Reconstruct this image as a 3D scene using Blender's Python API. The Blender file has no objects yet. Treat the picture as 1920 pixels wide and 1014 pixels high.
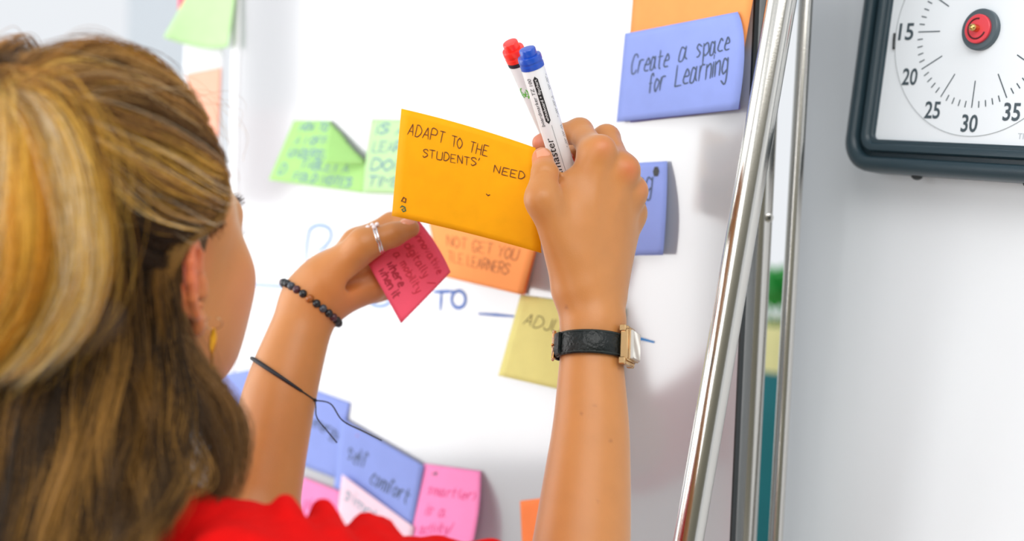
import bpy, math, random
import numpy as np
import openvdb

random.seed(7)
RNG = np.random.default_rng(11)
SC = bpy.context.scene
COL = SC.collection

# ------------------------------------------------------------------ camera
CAM = np.array([0.0, 0.0, 1.55])
FPX, CX, CY = 2667.0, 960.0, 507.0
_p, _r = math.radians(4.7), math.radians(1.8)
_F = np.array([0, math.cos(_p), -math.sin(_p)])
_U = np.array([0, math.sin(_p), math.cos(_p)])
_R = np.array([1.0, 0, 0])
CR = _R * math.cos(_r) + _U * math.sin(_r)
CU = _U * math.cos(_r) - _R * math.sin(_r)
CF = _F

cam = bpy.data.cameras.new('camera')
cam.sensor_width = 36.0
cam.lens = FPX * 36.0 / 1920.0
cam.clip_start = 0.02
cam.dof.use_dof = True
cam.dof.focus_distance = 1.085
cam.dof.aperture_fstop = 3.2
camo = bpy.data.objects.new('camera', cam)
COL.objects.link(camo)
from mathutils import Matrix, Vector
camo.matrix_world = Matrix(((CR[0], CU[0], -CF[0], CAM[0]), (CR[1], CU[1], -CF[1], CAM[1]),
                            (CR[2], CU[2], -CF[2], CAM[2]), (0, 0, 0, 1)))
SC.camera = camo

# ------------------------------------------------------------------ light
SC.view_settings.view_transform = 'Standard'
SC.view_settings.look = 'None'
SC.view_settings.gamma = 1.0
SC.view_settings.exposure = -0.12
SC.view_settings.use_curve_mapping = False

world = bpy.data.worlds.new('daylight')
SC.world = world
world.use_nodes = True
bg = world.node_tree.nodes['Background']
bg.inputs[0].default_value = (0.93, 0.96, 1.0, 1)
bg.inputs[1].default_value = 1.0


def area(name, loc, target, sx, sy, power, color):
    l = bpy.data.lights.new(name, 'AREA')
    l.shape = 'RECTANGLE'
    l.size, l.size_y = sx, sy
    l.energy = power
    l.color = color
    o = bpy.data.objects.new(name, l)
    COL.objects.link(o)
    o.location = loc
    d = Vector(target) - Vector(loc)
    o.rotation_euler = d.to_track_quat('-Z', 'Y').to_euler()
    return o


# daylight coming in through the tall window on the left, then added fill lamps
area('window_and_fill', (-2.12, 1.52, 1.65), (0.0, 1.52, 1.65), 1.96, 1.7, 40.0, (1.0, 0.985, 0.97))
area('window_and_fill', (-2.12, -1.5, 1.65), (0.0, -1.5, 1.65), 2.5, 1.7, 66.0, (1.0, 0.985, 0.97))  # fill added further forward to brighten the easel panel
area('overhead_fill', (0.3, -0.9, 2.95), (0.35, 0.9, 1.4), 2.2, 1.4, 46.0, (1.0, 0.98, 0.95))  # unseen overhead fill, added to even out the light on the panel


# ------------------------------------------------------------------ helpers
def Q(px, py, d):
    return CAM + d * ((px - CX) / FPX * CR - (py - CY) / FPX * CU + CF)


def ray(px, py):
    return (px - CX) / FPX * CR - (py - CY) / FPX * CU + CF


def unit(v):
    v = np.asarray(v, float)
    return v / np.linalg.norm(v)


def lin(c):
    c = np.asarray(c, float) / 255.0
    return np.where(c <= 0.04045, c / 12.92, ((c + 0.055) / 1.055) ** 2.4)


MATS = {}


def mat(name, rgb=(200, 200, 200), rough=0.5, metal=0.0, spec=0.5, coat=0.0, sss=0.0, sss_r=(0.004, 0.0015, 0.0008),
        trans=0.0, sheen=0.0, bump=0.0, bscale=200.0, var=0.0, vscale=20.0, attr=None, translucent=0.0, aniso=0.0):
    if name in MATS:
        return MATS[name]
    m = bpy.data.materials.new(name)
    m.use_nodes = True
    nt = m.node_tree
    b = nt.nodes['Principled BSDF']
    c = tuple(lin(rgb)) + (1.0,)
    b.inputs['Base Color'].default_value = c
    b.inputs['Roughness'].default_value = rough
    b.inputs['Metallic'].default_value = metal
    b.inputs['Specular IOR Level'].default_value = spec
    b.inputs['Coat Weight'].default_value = coat
    b.inputs['Anisotropic'].default_value = aniso
    if sss:
        b.inputs['Subsurface Weight'].default_value = sss
        b.inputs['Subsurface Radius'].default_value = sss_r
        b.inputs['Subsurface Scale'].default_value = 1.0
    if trans:
        b.inputs['Transmission Weight'].default_value = trans
    if sheen:
        b.inputs['Sheen Weight'].default_value = sheen
        b.inputs['Sheen Roughness'].default_value = 0.4
        b.inputs['Sheen Tint'].default_value = (1, .94, .88, 1) if name == 'skin' else c
    col = None
    if attr:
        a = nt.nodes.new('ShaderNodeAttribute')
        a.attribute_name = attr
        col = a.outputs['Color']
    if var:
        tc = nt.nodes.new('ShaderNodeTexCoord')
        n = nt.nodes.new('ShaderNodeTexNoise')
        n.inputs['Scale'].default_value = vscale
        n.inputs['Detail'].default_value = 4.0
        nt.links.new(tc.outputs['Object'], n.inputs['Vector'])
        hs = nt.nodes.new('ShaderNodeHueSaturation')
        mr = nt.nodes.new('ShaderNodeMapRange')
        mr.inputs['From Min'].default_value = 0.3
        mr.inputs['From Max'].default_value = 0.7
        mr.inputs['To Min'].default_value = 1.0 - var
        mr.inputs['To Max'].default_value = 1.0 + var
        nt.links.new(n.outputs['Fac'], mr.inputs['Value'])
        nt.links.new(mr.outputs['Result'], hs.inputs['Value'])
        if col:
            nt.links.new(col, hs.inputs['Color'])
        else:
            hs.inputs['Color'].default_value = c
        col = hs.outputs['Color']
    if col:
        nt.links.new(col, b.inputs['Base Color'])
    if bump:
        tc = nt.nodes.new('ShaderNodeTexCoord')
        n = nt.nodes.new('ShaderNodeTexNoise')
        n.inputs['Scale'].default_value = bscale
        n.inputs['Detail'].default_value = 3.0
        nt.links.new(tc.outputs['Object'], n.inputs['Vector'])
        bp = nt.nodes.new('ShaderNodeBump')
        bp.inputs['Strength'].default_value = bump
        bp.inputs['Distance'].default_value = 0.001
        nt.links.new(n.outputs['Fac'], bp.inputs['Height'])
        nt.links.new(bp.outputs['Normal'], b.inputs['Normal'])
    if translucent:
        tr = nt.nodes.new('ShaderNodeBsdfTranslucent')
        tr.inputs['Color'].default_value = c
        if col:
            nt.links.new(col, tr.inputs['Color'])
        mx = nt.nodes.new('ShaderNodeMixShader')
        mx.inputs['Fac'].default_value = translucent
        nt.links.new(b.outputs['BSDF'], mx.inputs[1])
        nt.links.new(tr.outputs['BSDF'], mx.inputs[2])
        nt.links.new(mx.outputs['Shader'], nt.nodes['Material Output'].inputs['Surface'])
    MATS[name] = m
    return m


def setp(o, label=None, cat=None, group=None, kind=None):
    if label: o['label'] = label
    if cat: o['category'] = cat
    if group: o['group'] = group
    if kind: o['kind'] = kind
    return o


def mesh_obj(name, verts, faces, m, parent=None, smooth=True, color=None):
    me = bpy.data.meshes.new(name)
    me.from_pydata([tuple(map(float, v)) for v in verts], [], [tuple(f) for f in faces])
    return _fin(name, me, m, parent, smooth)


def _fin(name, me, m, parent, smooth):
    me.update()
    if smooth and len(me.polygons):
        me.polygons.foreach_set('use_smooth', np.ones(len(me.polygons), bool))
    if m: me.materials.append(m)
    o = bpy.data.objects.new(name, me)
    COL.objects.link(o)
    if parent is not None: o.parent = parent
    return o


def quads_obj(name, V, Fq, m, parent=None, smooth=True):
    """fast mesh from numpy vertex (N,3) and face (M,k) arrays"""
    V = np.asarray(V, np.float32); Fq = np.asarray(Fq, np.int32)
    me = bpy.data.meshes.new(name)
    k = Fq.shape[1]
    me.vertices.add(len(V)); me.vertices.foreach_set('co', V.ravel())
    me.loops.add(Fq.size); me.loops.foreach_set('vertex_index', Fq.ravel())
    me.polygons.add(len(Fq))
    me.polygons.foreach_set('loop_start', np.arange(0, Fq.size, k, dtype=np.int32))
    me.update(calc_edges=True)
    return _fin(name, me, m, parent, smooth)


def empty(name, loc, label=None, cat=None, group=None):
    o = bpy.data.objects.new(name, None)
    o.empty_display_size = 0.02
    COL.objects.link(o)
    setp(o, label, cat, group)
    return o


class MB:
    """collects simple solids for ONE mesh object"""
    def __init__(s): s.v = []; s.f = []

    def add(s, v, f):
        b = len(s.v); s.v += [np.asarray(x, float) for x in v]; s.f += [tuple(i + b for i in q) for q in f]
        return s

    def box(s, c, ax, ay, az, hx, hy, hz, bev=0.0):
        c, ax, ay, az = map(lambda q: np.asarray(q, float), (c, ax, ay, az))
        if bev <= 0:
            v = [c + ax * hx * i + ay * hy * j + az * hz * k for i in (-1, 1) for j in (-1, 1) for k in (-1, 1)]
            return s.add(v, [(0, 1, 3, 2), (4, 6, 7, 5), (0, 4, 5, 1), (2, 3, 7, 6), (0, 2, 6, 4), (1, 5, 7, 3)])
        rings = []
        for k, ins in ((-1, bev), (-1 + bev / hz, 0), (1 - bev / hz, 0), (1, bev)):
            ring = []
            for (i, j, di, dj) in ((-1, -1, 0, 1), (-1, -1, 1, 0), (1, -1, -1, 0), (1, -1, 0, 1), (1, 1, 0, -1), (1, 1, -1, 0), (-1, 1, 1, 0), (-1, 1, 0, -1)):
                x = i * (hx - ins) + di * bev * 0.6
                y = j * (hy - ins) + dj * bev * 0.6
                ring.append(c + ax * x + ay * y + az * hz * k)
            rings.append(ring)
        return s.loft(rings, True)

    def loft(s, rings, cap=True):
        n = len(rings[0]); v = [p for r in rings for p in r]; f = []
        for a in range(len(rings) - 1):
            for i in range(n):
                j = (i + 1) % n
                f.append((a * n + i, a * n + j, (a + 1) * n + j, (a + 1) * n + i))
        if cap:
            f.append(tuple(range(n - 1, -1, -1)))
            f.append(tuple((len(rings) - 1) * n + i for i in range(n)))
        return s.add(v, f)

    def tube(s, pts, rad, n=8, cap=True, close=False):
        pts = [np.asarray(p, float) for p in pts]
        rad = [rad] * len(pts) if np.isscalar(rad) else rad
        rings = []; prev = None
        for i, p in enumerate(pts):
            if close:
                t = unit(pts[(i + 1) % len(pts)] - pts[i - 1])
            else:
                t = unit(pts[min(i + 1, len(pts) - 1)] - pts[max(i - 1, 0)])
            if prev is None:
                prev = unit(np.cross(t, (0.3, 0.2, 0.93)) if abs(t[2]) < 0.9 else np.cross(t, (1, 0.1, 0)))
            u = unit(prev - t * (prev @ t)); prev = u; w = np.cross(t, u)
            rings.append([p + rad[i] * (math.cos(a) * u + math.sin(a) * w) for a in np.linspace(0, 2 * math.pi, n, endpoint=False)])
        if close:
            rings.append(rings[0]); return s.loft(rings, False)
        return s.loft(rings, cap)

    def lathe(s, p, axis, prof, n=28, u=None):
        """prof: list of (distance along the axis, radius)"""
        axis = unit(axis)
        u = unit(np.cross(axis, (0.31, 0.9, 0.2))) if u is None else unit(u); w = np.cross(axis, u)
        rings = [[np.asarray(p) + axis * z + r * (math.cos(a) * u + math.sin(a) * w) for a in np.linspace(0, 2 * math.pi, n, endpoint=False)] for z, r in prof]
        return s.loft(rings, True)

    def sphere(s, c, r, n=10, axes=None):
        c = np.asarray(c, float)
        ax = np.eye(3) if axes is None else np.asarray(axes)
        r = np.array([r] * 3) if np.isscalar(r) else np.asarray(r)
        rings = []
        for i in range(1, n // 2 + 1):
            th = math.pi * i / (n // 2 + 1)
            rings.append([c + (math.sin(th) * math.cos(a) * r[0]) * ax[0] + (math.sin(th) * math.sin(a) * r[1]) * ax[1] + math.cos(th) * r[2] * ax[2]
                          for a in np.linspace(0, 2 * math.pi, n, endpoint=False)])
        b = len(s.v)
        s.loft(rings, False)
        top = len(s.v); s.v.append(c + ax[2] * r[2]); bot = len(s.v); s.v.append(c - ax[2] * r[2])
        k = len(rings)
        for i in range(n):
            j = (i + 1) % n
            s.f.append((top, b + j, b + i)); s.f.append((bot, b + (k - 1) * n + i, b + (k - 1) * n + j))
        return s

    def build(s, name, m, parent=None, smooth=True, sharp=None):
        o = mesh_obj(name, s.v, s.f, m, parent, smooth)
        bmn = o.data
        if smooth and sharp:
            import bmesh
            bm = bmesh.new(); bm.from_mesh(bmn)
            bmesh.ops.recalc_face_normals(bm, faces=bm.faces)
            for e in bm.edges:
                if len(e.link_faces) == 2 and e.calc_face_angle(0) > math.radians(sharp):
                    e.smooth = False
            bm.to_mesh(bmn); bm.free()
        return o


def catmull(pts, m):
    P = np.asarray(pts, float)
    if len(P) == 2:
        t = np.linspace(0, 1, m)[:, None]; return P[0] * (1 - t) + P[1] * t
    E = np.vstack([2 * P[0] - P[1], P, 2 * P[-1] - P[-2]])
    d = np.r_[0, np.cumsum(np.linalg.norm(np.diff(P, axis=0), axis=1))]
    s = np.linspace(0, d[-1], m); out = []
    for x in s:
        i = min(np.searchsorted(d, x, side='right') - 1, len(P) - 2)
        t = (x - d[i]) / max(d[i + 1] - d[i], 1e-9)
        a, b, c, e = E[i], E[i + 1], E[i + 2], E[i + 3]
        out.append(0.5 * ((2 * b) + (-a + c) * t + (2 * a - 5 * b + 4 * c - e) * t * t + (-a + 3 * b - 3 * c + e) * t ** 3))
    return np.array(out)


# ------------------------------------------------------------------ signed distance fields
def smin(a, b, k):
    if k <= 0: return np.minimum(a, b)
    h = np.maximum(k - np.abs(a - b), 0) / k
    return np.minimum(a, b) - h * h * k * 0.25


class Field:
    def __init__(s, lo, hi, h):
        s.lo = np.asarray(lo, float); s.h = h
        s.n = np.ceil((np.asarray(hi) - s.lo) / h).astype(int) + 1
        s.D = np.full(s.n, 0.06, np.float32)

    def slab(s, lo, hi):
        a = np.clip(np.floor((lo - s.lo) / s.h).astype(int), 0, s.n); b = np.clip(np.ceil((hi - s.lo) / s.h).astype(int) + 1, 0, s.n)
        if np.any(b <= a): return None
        sl = tuple(slice(i, j) for i, j in zip(a, b))
        g = [(s.lo[i] + s.h * np.arange(a[i], b[i])).astype(np.float32) for i in range(3)]
        return sl, g[0][:, None, None], g[1][None, :, None], g[2][None, None, :]

    @staticmethod
    def cone_d(X, Y, Z, a, b, ra, rb):
        ba = b - a; L = float(ba @ ba) + 1e-12
        px, py, pz = X - a[0], Y - a[1], Z - a[2]
        t = np.clip((px * ba[0] + py * ba[1] + pz * ba[2]) / L, 0, 1)
        return np.sqrt((px - t * ba[0]) ** 2 + (py - t * ba[1]) ** 2 + (pz - t * ba[2]) ** 2) - (ra + (rb - ra) * t)

    def cone(s, a, b, ra, rb, k=0.008, sub=False, margin=0.02):
        a, b = np.asarray(a, float), np.asarray(b, float); r = max(ra, rb) + margin + k
        q = s.slab(np.minimum(a, b) - r, np.maximum(a, b) + r)
        if q is None: return
        sl, X, Y, Z = q
        d = s.cone_d(X, Y, Z, a, b, ra, rb).astype(np.float32)
        s.D[sl] = -smin(-s.D[sl], d, k) if sub else smin(s.D[sl], d, k)

    def chain(s, pts, rad, k=0.006):
        P = catmull(pts, 8 * len(pts)); d = np.r_[0, np.cumsum(np.linalg.norm(np.diff(np.asarray(pts), axis=0), axis=1))]
        r = np.interp(np.linspace(0, d[-1], len(P)), d, rad)
        for _ in range(3): r[1:-1] = .25 * r[:-2] + .5 * r[1:-1] + .25 * r[2:]
        lo, hi = P.min(0) - max(rad) - .03, P.max(0) + max(rad) + .03
        q = s.slab(lo, hi); sl, X, Y, Z = q; e = np.full(s.D[sl].shape, .06, np.float32)
        for i in range(len(P) - 1):
            R = max(r[i], r[i + 1]) + .025
            q2 = s.slab(np.minimum(P[i], P[i + 1]) - R, np.maximum(P[i], P[i + 1]) + R)
            if q2 is None: continue
            s2, X, Y, Z = q2; ls = tuple(slice(a.start - b.start, a.stop - b.start) for a, b in zip(s2, sl))
            e[ls] = np.minimum(e[ls], s.cone_d(X, Y, Z, P[i], P[i + 1], r[i], r[i + 1]))
        s.D[sl] = smin(s.D[sl], e, k)

    def ell(s, c, r, ax, k=0.01, sub=False):
        c = np.asarray(c, float); R = max(r) + 0.02 + k
        q = s.slab(c - R, c + R)
        if q is None: return
        sl, X, Y, Z = q
        px, py, pz = X - c[0], Y - c[1], Z - c[2]
        u = [(px * a[0] + py * a[1] + pz * a[2]) for a in ax]
        k0 = np.sqrt(sum((u[i] / r[i]) ** 2 for i in range(3)))
        k1 = np.sqrt(sum((u[i] / r[i] ** 2) ** 2 for i in range(3))) + 1e-6
        d = (k0 * (k0 - 1.0) / k1).astype(np.float32)
        s.D[sl] = -smin(-s.D[sl], d, k) if sub else smin(s.D[sl], d, k)

    def finger(s, pts, rad, base, k_in=0.005, k_base=0.010):
        """a finger blends into the hand it grows from, never into its neighbours"""
        P = np.array(pts); R = max(rad) + 0.022
        q = s.slab(P.min(0) - R, P.max(0) + R); sl, X, Y, Z = q
        d = None
        for i in range(len(P) - 1):
            e = s.cone_d(X, Y, Z, P[i], P[i + 1], rad[i], rad[i + 1]); d = e if d is None else smin(d, e, k_in)
        s.D[sl] = np.minimum(s.D[sl], smin(base[sl], d.astype(np.float32), k_base))

    def noise(s, amp, freq, seed=0):
        rg = np.random.default_rng(seed)
        g = [(s.lo[i] + s.h * np.arange(s.n[i])).astype(np.float32) for i in range(3)]
        for _ in range(5):
            w = rg.normal(size=3) * freq; ph = rg.uniform(0, 6.28, 3)
            s.D += amp * (np.sin(g[0] * w[0] + ph[0])[:, None, None] * np.sin(g[1] * w[1] + ph[1])[None, :, None] * np.sin(g[2] * w[2] + ph[2])[None, None, :]).astype(np.float32)

    def obj(s, name, m, parent=None, relax=1):
        bgv = 3.0 * s.h
        g = openvdb.FloatGrid(bgv)
        g.copyFromArray(np.clip(s.D, -bgv, bgv).astype(np.float32))
        P, Qd = g.convertToQuads(0.0)
        P = np.asarray(P, np.float64) * s.h + s.lo
        Qd = np.asarray(Qd, np.int64)
        for _ in range(relax):          # one pass of edge smoothing takes the grid out of the surface
            I = Qd.ravel(); J = np.concatenate([np.roll(Qd, -1, 1).ravel()]); N = len(P)
            cnt = np.bincount(I, minlength=N) + np.bincount(J, minlength=N)
            acc = np.stack([np.bincount(I, P[J, c], N) + np.bincount(J, P[I, c], N) for c in range(3)], 1)
            P = 0.5 * P + 0.5 * acc / cnt[:, None]
        # outward orientation
        v0, v1, v2 = P[Qd[:, 0]], P[Qd[:, 1]], P[Qd[:, 2]]
        vol = np.einsum('ij,ij->i', v0 - P.mean(0), np.cross(v1 - v0, v2 - v0)).sum()
        if vol < 0: Qd = Qd[:, ::-1]
        return quads_obj(name, P, Qd, m, parent), P


def set_color(o, rgb):
    a = o.data.color_attributes.new('tint', 'FLOAT_COLOR', 'POINT')
    a.data.foreach_set('color', np.c_[rgb, np.ones(len(rgb))].astype(np.float32).ravel())


# ================================================================== the room
m_white = mat('white_paint', (232, 232, 230), 0.8, var=0.02, vscale=3)
m_floor = mat('pale_floor', (206, 202, 194), 0.45, var=0.15, vscale=6)
m_wall_w = mat('warm_wall', (120, 117, 102), 0.8, var=0.05, vscale=2)
m_alu = mat('aluminium', (205, 207, 210), 0.32, metal=1.0)
m_chrome = mat('brushed_steel', (205, 203, 198), 0.2, metal=1.0, bump=0.03, bscale=600)
m_black = mat('black_plastic', (24, 30, 33), 0.42)
m_glass = mat('window_glass', (250, 252, 255), 0.02, trans=1.0)

EX, EY, EZ = np.eye(3)


def slab(name, lo, hi, m, kind='structure', parent=None):
    lo, hi = np.array(lo, float), np.array(hi, float)
    o = MB().box((lo + hi) / 2, EX, EY, EZ, *((hi - lo) / 2)).build(name, m, parent, smooth=False)
    if kind: o['kind'] = kind
    return o


slab('floor', (-2.3, -3.0, -0.1), (3.2, 4.5, 0.0), m_floor)
slab('wall_front', (-2.3, -3.1, 0.0), (3.2, -3.0, 3.0), m_wall_w)
# left wall with the tall window opening in it
for lo, hi in (((-2.3, -3.0, 0), (-2.2, -2.8, 3.0)), ((-2.3, 2.4, 0), (-2.2, 4.5, 3.0)), ((-2.3, -0.22, 0.75), (-2.2, 0.5, 2.6)), ((-2.3, -2.8, 0), (-2.2, 2.4, 0.75)), ((-2.3, -2.8, 2.6), (-2.2, 2.4, 3.0))):
    slab('wall_left', lo, hi, m_white)
# back wall: almost all window
for lo, hi in (((-2.3, 4.5, 0.0), (3.2, 4.6, 0.55)), ((-2.3, 4.5, 2.55), (3.2, 4.6, 3.0)), ((2.2, 4.5, 0.55), (3.2, 4.6, 2.55))):
    slab('wall_back', lo, hi, m_white)
m_frame = mat('window_frame_paint', (222, 230, 238), 0.5)
wf = MB()
for x, hw in ((-2.2, .035), (-1.13, .09), (0.1, .035), (1.2, .035), (2.15, .035)):
    wf.box((x, 4.5, 1.55), EX, EY, EZ, hw, 0.03, 1.0)
for z in (0.58, 2.06, 2.52):
    wf.box((0, 4.5, z), EX, EY, EZ, 2.2, 0.028, 0.03)
w1 = wf.build('window_1', m_frame, None, smooth=False); w1['kind'] = 'structure'
wf2 = MB()
for y in (-2.77, -0.25, 0.53, 2.37):
    wf2.box((-2.2, y, 1.67), EX, EY, EZ, 0.03, 0.03, 0.92)
for z in (0.78, 2.57):
    wf2.box((-2.2, -0.2, z), EX, EY, EZ, 0.028, 2.6, 0.03)
w2 = wf2.build('window_2', m_frame, None, smooth=False); w2['kind'] = 'structure'
# unseen post, its shape and red end made up for the board's reflection
post = MB().box((-1.55, 1.612, 2.31), EX, EY, EZ, 0.05, 0.062, 0.69, 0.006).build('reflection_post_1', mat('grey_post', (126, 126, 128), 0.7), None, smooth=False)
post['kind'] = 'structure'
post2 = MB().box((-1.55, 1.620, 1.525), EX, EY, EZ, 0.048, 0.054, 0.095, 0.006).build('reflection_post_2', mat('dusty_red_post', (176, 92, 88), 0.7), None, smooth=False)
post2['kind'] = 'structure'

# ================================================================== the whiteboard
TH = math.radians(41.0)
BD = np.array([-math.cos(TH), math.sin(TH), 0.0])        # along the board, to the left
BN = np.array([-math.sin(TH), -math.cos(TH), 0.0])       # out of the board, towards the room
B0 = np.array([0.1894, 1.1697, 0.0])                     # right edge of the writing surface


def on_board(px, py, h=0.0):
    r = ray(px, py)
    t = ((B0 + BN * h - CAM) @ BN) / (r @ BN)
    return CAM + r * t


def bpt(s, z, h=0.0):
    return B0 + BD * s + BN * h + np.array([0, 0, z])


board = empty('whiteboard', bpt(0.33, 0.0), 'glossy white mobile whiteboard covered in sticky notes, behind the raised hands', 'whiteboard')
board_inv = Matrix.Translation(board.location).inverted()


def on(parent, o):
    """keep world coordinates when parenting to an empty away from the origin"""
    o.parent = parent
    o.matrix_parent_inverse = Matrix.Translation(parent.location).inverted()
    return o


m_board = mat('whiteboard_enamel', (172, 175, 180), 0.3, spec=0.4, coat=1.0)
MATS['whiteboard_enamel'].node_tree.nodes['Principled BSDF'].inputs['Coat Roughness'].default_value = 0.11
MATS['whiteboard_enamel'].node_tree.nodes['Principled BSDF'].inputs['Coat IOR'].default_value = 2.1
BW = 0.664
on(board, MB().box(bpt(BW / 2, 1.5, -0.003), BD, BN, EZ, BW / 2, 0.003, 0.62).build('writing_surface', m_board, None, smooth=False))
on(board, MB().box(bpt(-0.0009, 1.5, -0.0030), BD, BN, EZ, 0.0009, 0.0032, 0.62).build('edge_gasket', mat('gasket_rubber', (16, 24, 26), 0.5), None, smooth=False))
m_powder = mat('white_powder_coat', (222, 224, 228), 0.35)
on(board, MB().box(bpt(BW + 0.008, 1.5, -0.011), BD, BN, EZ, 0.008, 0.013, 0.63, 0.003).build('side_rail', m_powder, None, smooth=True, sharp=30))
for z in (0.868, 2.132):
    on(board, MB().box(bpt(BW / 2 + 0.006, z, -0.011), BD, BN, EZ, BW / 2 + 0.011, 0.013, 0.012, 0.003).build('cross_rail', m_powder, None, smooth=True, sharp=30))
for s in (0.1, 0.56):
    on(board, MB().box(bpt(s, 0.45, -0.03), BD, BN, EZ, 0.018, 0.014, 0.43, 0.003).build('leg', m_powder, None, smooth=True, sharp=30))
    on(board, MB().box(bpt(s, 0.02, -0.03), BD, BN, EZ, 0.02, 0.26, 0.02, 0.004).build('foot', m_powder, None, smooth=True, sharp=30))

# ================================================================== handwriting
# single-stroke letters: strokes split by '|', points 'xy' on a 0..9 grid (y 0 = base line, 6 = capital height)
GL = {
 'A': '00 26 40|12 32', 'B': '00 06|06 36 45 33 03|03 33 41 30 00', 'C': '45 36 16 04 02 10 30 41', 'D': '00 06|06 26 44 42 20 00', 'E': '46 06 00 40|03 33',
 'F': '46 06 00|03 33', 'G': '45 36 16 04 02 10 30 42 22', 'H': '00 06|40 46|03 43', 'I': '00 06', 'J': '36 31 20 10 01', 'K': '00 06|46 03 40', 'L': '06 00 40',
 'M': '00 06 23 46 40', 'N': '00 06 40 46', 'O': '26 04 02 20 42 44 26', 'P': '00 06 36 45 44 33 03', 'R': '00 06 36 45 33 03|23 40', 'S': '45 36 16 05 14 33 42 31 10 01',
 'T': '06 46|26 20', 'U': '06 01 10 30 41 46', 'V': '06 20 46', 'W': '06 10 24 30 46', 'Y': '06 23 46|23 20',
 'a': '33 14 02 00 20 33|34 31 40', 'b': '06 00|02 14 33 31 10 00', 'c': '33 24 13 01 10 30', 'd': '33 14 01 10 31|36 30', 'e': '02 32 33 24 13 01 10 30', 'f': '35 26 15 10|03 23',
 'g': '33 14 02 01 10 31|34 3a 2b 0a', 'h': '06 00|03 24 33 30', 'i': '04 00|06 05', 'j': '24 2a 0b', 'l': '06 01 10', 'm': '04 00|03 14 23 20|23 34 43 40', 'n': '04 00|03 24 33 30',
 'o': '14 02 10 32 33 14', 'p': '04 0b|03 24 33 31 10 01', 'r': '04 00|02 14 34', 's': '33 14 03 12 21 10 00', 't': '16 11 20|04 34', 'u': '04 01 10 31|34 30', 'v': '04 10 34',
 'w': '04 00 13 20 34', 'y': '04 11 20|34 2a 0b', "'": '17 05', '/': '46 00', '.': '00 01', '?': '05 16 35 34 23 22|20 21', '-': '03 23', ',': '01 0a',
 '(': '26 14 12 20', ')': '06 14 12 00', 'k': '06 00|34 02 30', 'q': '33 14 02 10 31|34 3b', 'x': '04 30|34 00', 'z': '04 34 00 30', ' ': '',
}
CURVY = set('CDGJOPRSUabcdefghjlmnopqrstuyB?')


def text_strokes(txt, jit=0.25, rg=None, sp=1.35):
    rg = rg or random.Random(len(txt) * 7 + ord(txt[0]))
    out = []; x = 0.0
    for ch in txt:
        if ch == ' ': x += 3.2; continue
        wmax = 0.0; sx = 1 + rg.uniform(-.08, .08); dy = rg.uniform(-jit, jit); sl = rg.uniform(-.04, .04)
        for st in GL[ch].split('|'):
            pts = []
            for p in st.split():
                yy = {'a': -1.6, 'b': -2.6}.get(p[1]); yy = int(p[1]) if yy is None else yy
                xx = int(p[0]); wmax = max(wmax, xx)
                pts.append((x + (xx + yy * sl) * sx + rg.uniform(-.12, .12) * (jit > 0), yy + dy))
            pts = np.array(pts, float)
            if ch in CURVY and len(pts) > 2: pts = catmull(pts, len(pts) * 5)[:, :2] if pts.shape[1] == 3 else catmull(np.c_[pts, np.zeros(len(pts))], len(pts) * 5)[:, :2]
            out.append(pts)
        x += wmax * sx + sp
    return out, x - sp


def ribbon(strokes, width, surf, mb, lift=0.00035):
    """pen strokes in surface coordinates laid on the surface as thin flat ribbons"""
    for P in strokes:
        P = np.asarray(P, float)
        seg = np.linalg.norm(np.diff(P, axis=0), axis=1).sum()
        n = max(len(P), int(seg / (width * 3)) + 2)
        if len(P) == 2 or n > len(P) * 2:
            d = np.r_[0, np.cumsum(np.linalg.norm(np.diff(P, axis=0), axis=1))]
            s = np.unique(np.r_[np.linspace(0, d[-1], n), d]); P = np.c_[np.interp(s, d, P[:, 0]), np.interp(s, d, P[:, 1])]
        T = np.gradient(P, axis=0); T /= np.linalg.norm(T, axis=1)[:, None] + 1e-9
        N = np.c_[-T[:, 1], T[:, 0]]
        w = np.full(len(P), width / 2); w[0] *= .6; w[-1] *= .55
        P = P.copy(); P[0] -= T[0] * width * .3; P[-1] += T[-1] * width * .3
        A, B = P + N * w[:, None], P - N * w[:, None]
        v = []
        for a, b in zip(A, B): v += [surf(a[0], a[1], lift), surf(b[0], b[1], lift)]
        mb.add(v, [(2 * i, 2 * i + 1, 2 * i + 3, 2 * i + 2) for i in range(len(P) - 1)])


def place_text(txt, x, y, size, ang=0.0, slant=0.15, width=1.0, jit=0.25, sp=1.35, fit=None):
    """size = height of a capital; returns strokes in surface coordinates"""
    st, L = text_strokes(txt, jit, sp=sp); k = size / 6.0
    if fit: width = fit / (L * k)
    ca, sa = math.cos(ang), math.sin(ang); out = []
    for P in st:
        X = (P[:, 0] + P[:, 1] * slant) * k * width; Y = P[:, 1] * k
        out.append(np.c_[x + X * ca - Y * sa, y + X * sa + Y * ca])
    return out


m_ink_blue = mat('blue_marker_ink', (70, 110, 190), 0.5)
m_ink_blue2 = mat('bright_blue_ink', (0, 122, 196), 0.5)
m_ink_dark = mat('dark_pen_ink', (52, 70, 96), 0.6)
m_ink_brown = mat('brown_pen_ink', (92, 36, 10), 0.6)
m_ink_red = mat('red_pen_ink', (168, 10, 44), 0.6)
m_ink_pink = mat('pink_pen_ink', (222, 60, 130), 0.6)
m_ink_olive = mat('olive_pen_ink', (120, 110, 50), 0.6)
m_ink_black = mat('black_ink', (18, 20, 24), 0.5)
m_ink_green = mat('green_ink', (0, 96, 72), 0.5)
m_ink_teal = mat('teal_pen_ink', (110, 150, 160), 0.6)
m_ink_pale = mat('faded_blue_ink', (128, 158, 206), 0.5)


def board_surf(s, z, lift=0.0):       # s to the RIGHT along the board (metres), z up
    return bpt(-s, z, lift)


def bcoord(px, py):
    p = on_board(px, py); return np.array([-(p - B0) @ BD, p[2]])


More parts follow.
